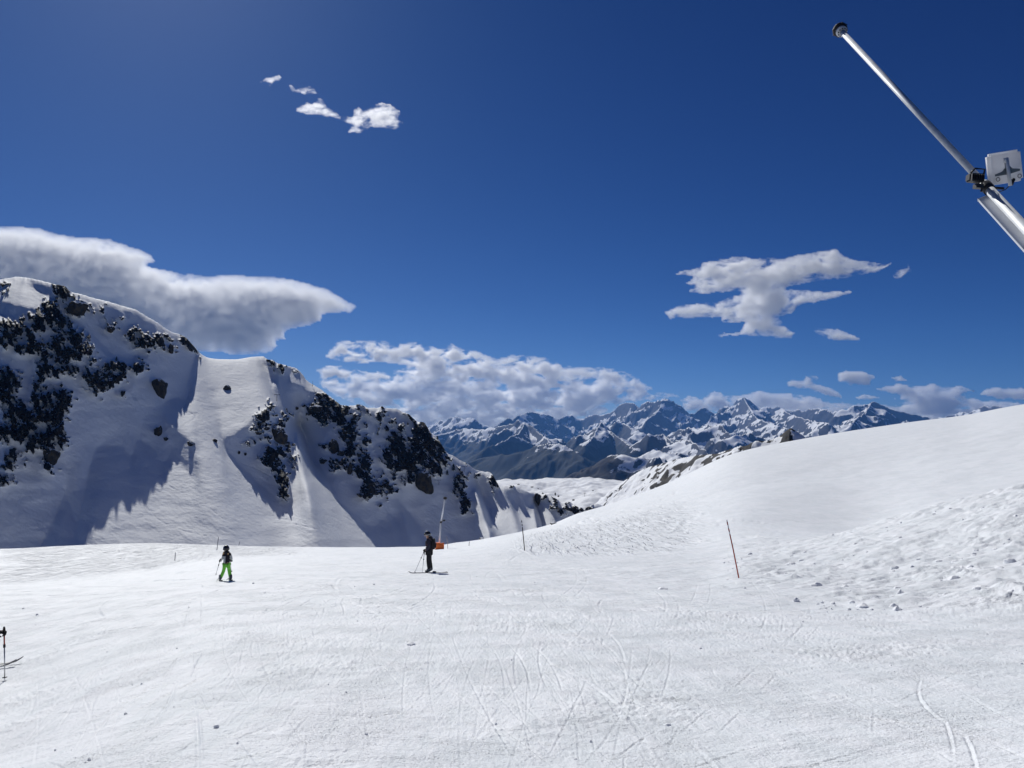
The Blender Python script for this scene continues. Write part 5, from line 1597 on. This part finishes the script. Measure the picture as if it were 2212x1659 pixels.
# ------------------------------------------------------------------ loose clods of snow
def clods():
    r = np.random.default_rng(3)
    base = bmesh.new(); bmesh.ops.create_icosphere(base, subdivisions=2, radius=1.0)
    BV = np.array([v.co[:] for v in base.verts]); BF = np.array([[v.index for v in f.verts] for f in base.faces]); base.free()
    P = []
    def surf(x, y): return ground(np.array([x]), np.array([y]))[0]
    def put(px, d, s):
        p = at(px, 1100, d); P.append((p.x, p.y, float(surf(p.x, p.y)) + s*.15, s))
    for k in range(1500):
        px = r.uniform(1560, 2260); d = math.exp(r.uniform(math.log(17), math.log(44)))
        m = churn_mask(np.array([px]), np.array([d]))[0]
        if r.random() > m: continue
        put(px, d, (.018 + .085*r.random()**5)*(1.35 if (px > 2020 and d < 26) else 1))
    for k in range(800):
        px = r.uniform(-30, 2240); d = math.exp(r.uniform(math.log(4.6), math.log(30)))
        g = float(pn(px/160, d*.5, 12))
        if g < 0.12 and r.random() > .06: continue
        put(px, d, (.003 + .012*r.random()**5)*max(1, d/9))
    for px, d, s in ((890, 11.7, .05), (1438, 6.6, .032), (478, 6.8, .03), (1430, 23.5, .14), (1760, 23, .12), (1690, 24.5, .10)): put(px, d, s)
    n = len(P); A = np.array(P)
    jit = 1 + r.uniform(-.16, .16, (n, len(BV), 1))
    sc = r.uniform(.65, 1.45, (n, 1, 3)) * A[:, 3][:, None, None]
    V = A[:, None, :3] + BV[None]*jit*sc*np.array([1, 1, .75])
    F = (BF[None] + (np.arange(n)*len(BV))[:, None, None]).reshape(-1, 3)
    me = bpy.data.meshes.new('snow_clods'); me.from_pydata(V.reshape(-1, 3).tolist(), [], F.tolist())
    me.materials.append(plain('clod_snow', SNOW, .7, vary=.02, scale=20, bump=.01))
    tag(link(bpy.data.objects.new('snow_clods', me)), 'loose clods of snow on the churned bank and the piste', kind='stuff')
clods()
#@@OE@@

# ------------------------------------------------------------------ clouds: closed bodies of scattering vapour, far away and high
def cloud_mat(name, sigma, feat, lo, hi, aniso=0.55, seed=0.0):
    t = NT(name)
    p = t.mapping(t.pos(), (1.0/feat, 1.0/feat, 1.9/feat), (0, 0, 0), (seed, seed*0.7, 0))
    n = t.noise(1.0, 7, 0.62, p, 0.3)
    dn = t.ramp(n, lo, hi)
    v = t.node('ShaderNodeVolumePrincipled')
    v.inputs['Color'].default_value = (1.0, 1.0, 1.0, 1)
    v.inputs['Anisotropy'].default_value = aniso
    t.l.new(t.math('MULTIPLY', dn, sigma), v.inputs['Density'])
    t.l.new(v.outputs[0], t.out.inputs['Volume'])
    t.m.cycles.volume_sampling = 'MULTIPLE_IMPORTANCE'
    t.m.cycles.volume_step_rate = 0.35
    return t.m

def cloud(label, poly, km, mat, step=3.0, wob=3.0, fat=0.85, cap=55.0, seed=0, group=None, topfade=0.0, lumps=0.25):
    poly = [(float(a), float(b)) for a, b in poly]
    xs = [p[0] for p in poly]; ys = [p[1] for p in poly]
    X, Y = np.meshgrid(np.arange(min(xs)-12, max(xs)+12, step), np.arange(min(ys)-12, max(ys)+12, step))
    wx = X + wob*2.4*fbm(X/26, Y/16, 5, 201+seed, .62); wy = Y + wob*2.2*fbm(X/22, Y/14, 5, 231+seed, .62)
    m = polymask(poly, wx, wy)
    # signed distance to the outline, in sketch units
    dist = np.full(X.shape, 1e9)
    for a, b in zip(poly, poly[1:]+poly[:1]):
        dx, dy = b[0]-a[0], b[1]-a[1]
        t = np.clip(((wx-a[0])*dx + (wy-a[1])*dy)/(dx*dx+dy*dy+1e-9), 0, 1)
        dist = np.minimum(dist, np.hypot(wx-a[0]-t*dx, wy-a[1]-t*dy))
    dist = np.where(m, dist, 0.0)
    d0 = km*1000.0
    un = d0/FW
    T = cap*np.tanh(dist*fat/cap)*(1+0.55*fbm(X/26, Y/20, 3, 260+seed) + lumps*fbm(X/9, Y/7, 2, 280+seed))
    if topfade:
        ytop = np.where(m.any(0), Y[np.argmax(m, 0), np.arange(X.shape[1])], 1e4)
        ytop = blur(np.repeat(ytop[None], 3, 0), 3)[1]
        T = T*(0.42 + 0.58*sstep(-5, topfade, Y - ytop[None]))
    T = np.maximum(T, 0)*un
    R, C = X.shape
    cell = m[:-1, :-1] & m[:-1, 1:] & m[1:, 1:] & m[1:, :-1]
    used = np.zeros((R, C), bool); full = np.zeros((R+1, C+1), int)
    for a, b in ((0, 0), (0, 1), (1, 0), (1, 1)):
        used[a:R-1+a, b:C-1+b] |= cell
    cnt = np.zeros((R, C), int)
    for a, b in ((0, 0), (0, 1), (1, 0), (1, 1)):
        cnt[a:R-1+a, b:C-1+b] += cell
    inner = cnt == 4
    T = np.where(inner, np.maximum(T, un*0.3), 0)
    fi = -np.ones((R, C), int); fi[used] = np.arange(used.sum())
    nf = used.sum()
    bi = fi.copy(); bi[inner] = nf + np.arange(inner.sum())
    x, y, z = ray(X, Y)
    def pts(dd, mk): return np.stack([(x*dd)[mk], (y*dd)[mk], (z*dd)[mk]], -1)
    V = np.concatenate([pts(d0-T*0.9, used), pts(d0+T*1.1, inner)], 0)
    i, j = np.nonzero(cell)
    F = np.concatenate([np.stack([fi[i, j], fi[i+1, j], fi[i+1, j+1], fi[i, j+1]], -1),
                        np.stack([bi[i, j], bi[i, j+1], bi[i+1, j+1], bi[i+1, j]], -1)], 0)
    me = bpy.data.meshes.new('cloud')
    me.vertices.add(len(V)); me.vertices.foreach_set('co', V.astype(np.float32).reshape(-1))
    me.loops.add(len(F)*4); me.polygons.add(len(F))
    me.loops.foreach_set('vertex_index', F.reshape(-1).astype(np.int32))
    me.polygons.foreach_set('loop_start', np.arange(0, len(F)*4, 4, dtype=np.int32))
    me.polygons.foreach_set('loop_total', np.full(len(F), 4, np.int32))
    me.update(calc_edges=True); me.validate()
    me.materials.append(mat)
    return tag(link(bpy.data.objects.new('cloud', me)), label, 'cloud', group)

cm_big = cloud_mat('cloud_dense', 0.0085, 1100.0, 0.24, 0.50, 0.45, 3.0)
cm_mid = cloud_mat('cloud_broken', 0.015, 430.0, 0.36, 0.57, 0.5, 9.0)
cm_far = cloud_mat('cloud_bank_far', 0.0095, 800.0, 0.41, 0.57, 0.5, 5.0)
cm_wisp = cloud_mat('cloud_wisp', 0.014, 210.0, 0.38, 0.68, 0.55, 2.0)
cm_low = cloud_mat('cloud_low_far', 0.0115, 620.0, 0.35, 0.53, 0.5, 1.0)

cloud('long flat cloud with a grey belly above the rocky ridge on the left',
 [(-120,482),(0,486),(37,486.5),(89,491),(111,500),(149,507.7),(193,509.6),(238,515),(275,526),(309,537.5),(331,550.5),(340,567),(318,572),(335,575.8),
  (372,582),(398,591),(409,588),(446,595),(483,590.7),(521,592),(558,594),(602,596),(632,599),(662,608),(707,621),(736,638),(775,662),(759,677),(699,681),
  (695,696),(669,705),(632,712),(617,721),(621,736),(599,737),(601,751),(588,762),(558,768),(502,770),(476,764),(428,762),(372,810),(200,770),(0,700),(-120,690)],
 20, cm_big, 3.0, 2.2, 0.9, 50, 1, None, 60, 0.0)
cloud('wide bank of puffy cloud behind the snowy peaks in the centre',
 [(680,770),(699,768),(728,734),(762,734),(802,732),(837,736),(857,746),(860,738),(897,736),(933,746),(952,750),(976,739),(1004,750),(1032,756),(1075,773),
  (1103,764),(1159,766),(1198,775),(1218,789),(1258,789),(1302,791),(1349,797),(1389,821),(1417,841),(1468,851),(1480,859),(1437,864),(1357,872),(1300,900),(1250,925),
  (1100,945),(930,950),(900,930),(850,905),(790,890),(720,855),(672,822),(690,812),(674,800),(680,793),(715,785),(750,790),(790,800),(835,800),(880,792),(840,786),(790,788),(735,783)],
 35, cm_far, 3.0, 3.2, 0.55, 30, 2, None, 20)
cloud('broken white cloud of stacked streaks above the snow hill on the right',
 [(1449,589),(1481,582),(1514,573),(1520,564),(1562,558),(1580,554),(1606,551),(1630,557),(1669,554),(1684,558),(1728,549),(1764,542),(1803,534.5),
  (1821,546),(1839,557),(1877,564),(1907,568),(1934,563),(1925,576),(1892,591),(1860,597),(1818,603),(1782,606),(1728,616),(1700,624),(1743,625),(1788,628),(1842,625),
  (1842,636),(1788,650),(1728,662),(1711,677),(1687,686),(1696,701),(1720,719),(1711,732),(1657,731),(1609,726),(1538,729),(1562,716),(1597,717),(1606,698),(1574,701),
  (1556,698),(1556,686),(1496,689),(1446,689),(1428,676),(1461,659),(1490,655),(1520,652),(1550,650),(1575,640),(1600,634),(1590,630),(1556,632),(1520,637),(1502,633),(1473,632),
  (1499,618),(1467,615),(1496,600),(1461,594)], 18, cm_mid, 2.4, 2.6, 0.6, 34, 3)
cloud('small tapering cloud just below the right end of the broken white cloud',
 [(1745,712),(1767,707),(1818,711),(1866,732),(1848,738),(1788,735)], 18, cm_mid, 2.4, 2.5, 0.8, 30, 4)
cloud('tiny wisp off the right tip of the broken white cloud',
 [(1926,600),(1935,584),(1956,578),(1962,565),(1972,585),(1954,598),(1934,606)], 18, cm_wisp, 2.0, 2.5, 0.8, 30, 5)
cloud('brightest and lowest puff of the small cloud chain high in the sky',
 [(748,286),(755,273),(737,263),(740,252),(763,249),(761,238),(776,226),(785,238),(800,229),(822,220),(847,225),(868,239),(864,256),(878,267),(862,276),(845,281),(811,276),(789,279),(776,291)],
 12, cm_wisp, 2.0, 3.0, 0.7, 30, 6)
cloud('ragged middle puff of the small cloud chain high in the sky',
 [(635,232),(649,229),(662,218),(675,222),(688,210),(703,216),(708,230),(722,235),(741,252),(738,262),(722,257),(699,253),(681,250),(655,248),(640,242)],
 12, cm_wisp, 2.0, 3.0, 0.7, 26, 7)
cloud('thin stretched wisp above the ragged middle puff of the chain',
 [(616,184),(629,181),(640,192),(658,188),(670,183),(683,190),(686,203),(666,207),(632,201)], 12, cm_wisp, 2.0, 3.0, 0.6, 20, 8)
cloud('faintest wisp at the upper left end of the small cloud chain',
 [(555,185),(572,166),(586,166),(603,157),(612,165),(606,175),(592,177),(589,185),(581,189),(572,177)], 12, cm_wisp, 2.0, 3.0, 0.6, 20, 9)
LOWG = 'low clouds above the horizon on the right'
cloud('low ragged cloud behind the pyramid shaped peak',
 [(1462,864),(1487,851),(1504,856),(1518,860),(1529,844),(1544,842),(1568,851),(1604,853),(1639,840),(1668,847),(1710,847),(1735,852),(1785,860),(1774,866),(1790,880),(1746,886),(1639,890),(1554,892),(1479,888)],
 35, cm_low, 2.6, 3.0, 0.55, 26, 10, LOWG)
cloud('small forked cloud low in the sky, left of the oval one',
 [(1694,828),(1710,818),(1735,820),(1739,810),(1767,809),(1772,817),(1757,824),(1799,838),(1826,856),(1820,863),(1781,856),(1746,842),(1703,838)],
 35, cm_low, 2.4, 2.4, 0.6, 24, 11, LOWG)
cloud('plump oval cloud low in the sky, the roundest of the row',
 [(1804,806),(1827,799),(1863,800),(1897,814),(1881,825),(1883,834),(1835,834),(1810,826)], 35, cm_low, 2.4, 2.0, 0.8, 24, 12, LOWG)
cloud('small lens shaped cloud just above the far skyline, under the oval one',
 [(1840,860),(1866,849),(1915,859),(1881,865),(1852,865)], 35, cm_low, 2.2, 1.8, 0.8, 20, 13, LOWG)
cloud('long low cloud trailing to the snow hill near the right edge',
 [(1870,843),(1909,833),(1938,826),(1977,829),(1991,833),(2012,824),(2037,833),(2076,831),(2112,844),(2085,851),(2122,863),(2172,865),(2212,868),(2330,880),(2330,920),
  (2158,900),(2030,904),(1952,893),(1920,876),(1959,866),(1916,864),(1945,855),(1906,846)], 35, cm_low, 2.6, 2.6, 0.6, 26, 14, LOWG)
cloud('low cloud cut by the right edge of the picture',
 [(2113,853),(2122,840),(2144,835),(2179,836),(2260,838),(2340,842),(2340,874),(2155,863)], 35, cm_low, 2.6, 2.4, 0.7, 26, 15, LOWG)
cloud('long thin veil of cloud resting on the far skyline, the lowest in the sky',
 [(1640,868),(1700,858),(1760,862),(1820,868),(1900,872),(1960,878),(2030,882),(2100,878),(2180,880),(2330,884),(2330,935),(2100,925),(1900,915),(1760,905),(1640,895)],
 35.5, cm_low, 3.0, 3.4, 0.35, 16, 17, LOWG)
cloud('small puff between the oval cloud and the long low cloud',
 [(1917,815),(1945,809),(1968,823),(1938,827)], 35, cm_low, 2.2, 2.2, 0.7, 20, 16, LOWG)
#@@CE@@

# ------------------------------------------------------------------ the air between here and the far range
def build_haze():
    bm = bmesh.new()
    bmesh.ops.create_cube(bm, size=1.0)
    x0, x1, y0, y1, z0, z1 = -20000, 28000, -3500, 30800, -3000, 1750
    for v in bm.verts:
        v.co = (x0 if v.co.x < 0 else x1, y0 if v.co.y < 0 else y1, z0 if v.co.z < 0 else z1)
    me = bpy.data.meshes.new('haze'); bm.to_mesh(me); bm.free()
    t = NT('thin_mountain_air')
    v = t.node('ShaderNodeVolumePrincipled')
    v.inputs['Color'].default_value = (0.16, 0.42, 1.0, 1)
    v.inputs['Density'].default_value = 1.8e-5
    v.inputs['Anisotropy'].default_value = 0.15
    t.l.new(v.outputs[0], t.out.inputs['Volume'])
    me.materials.append(t.m)
    return tag(link(bpy.data.objects.new('haze', me)), 'thin blue mountain air fading the far range', kind='stuff')
haze_o = build_haze()
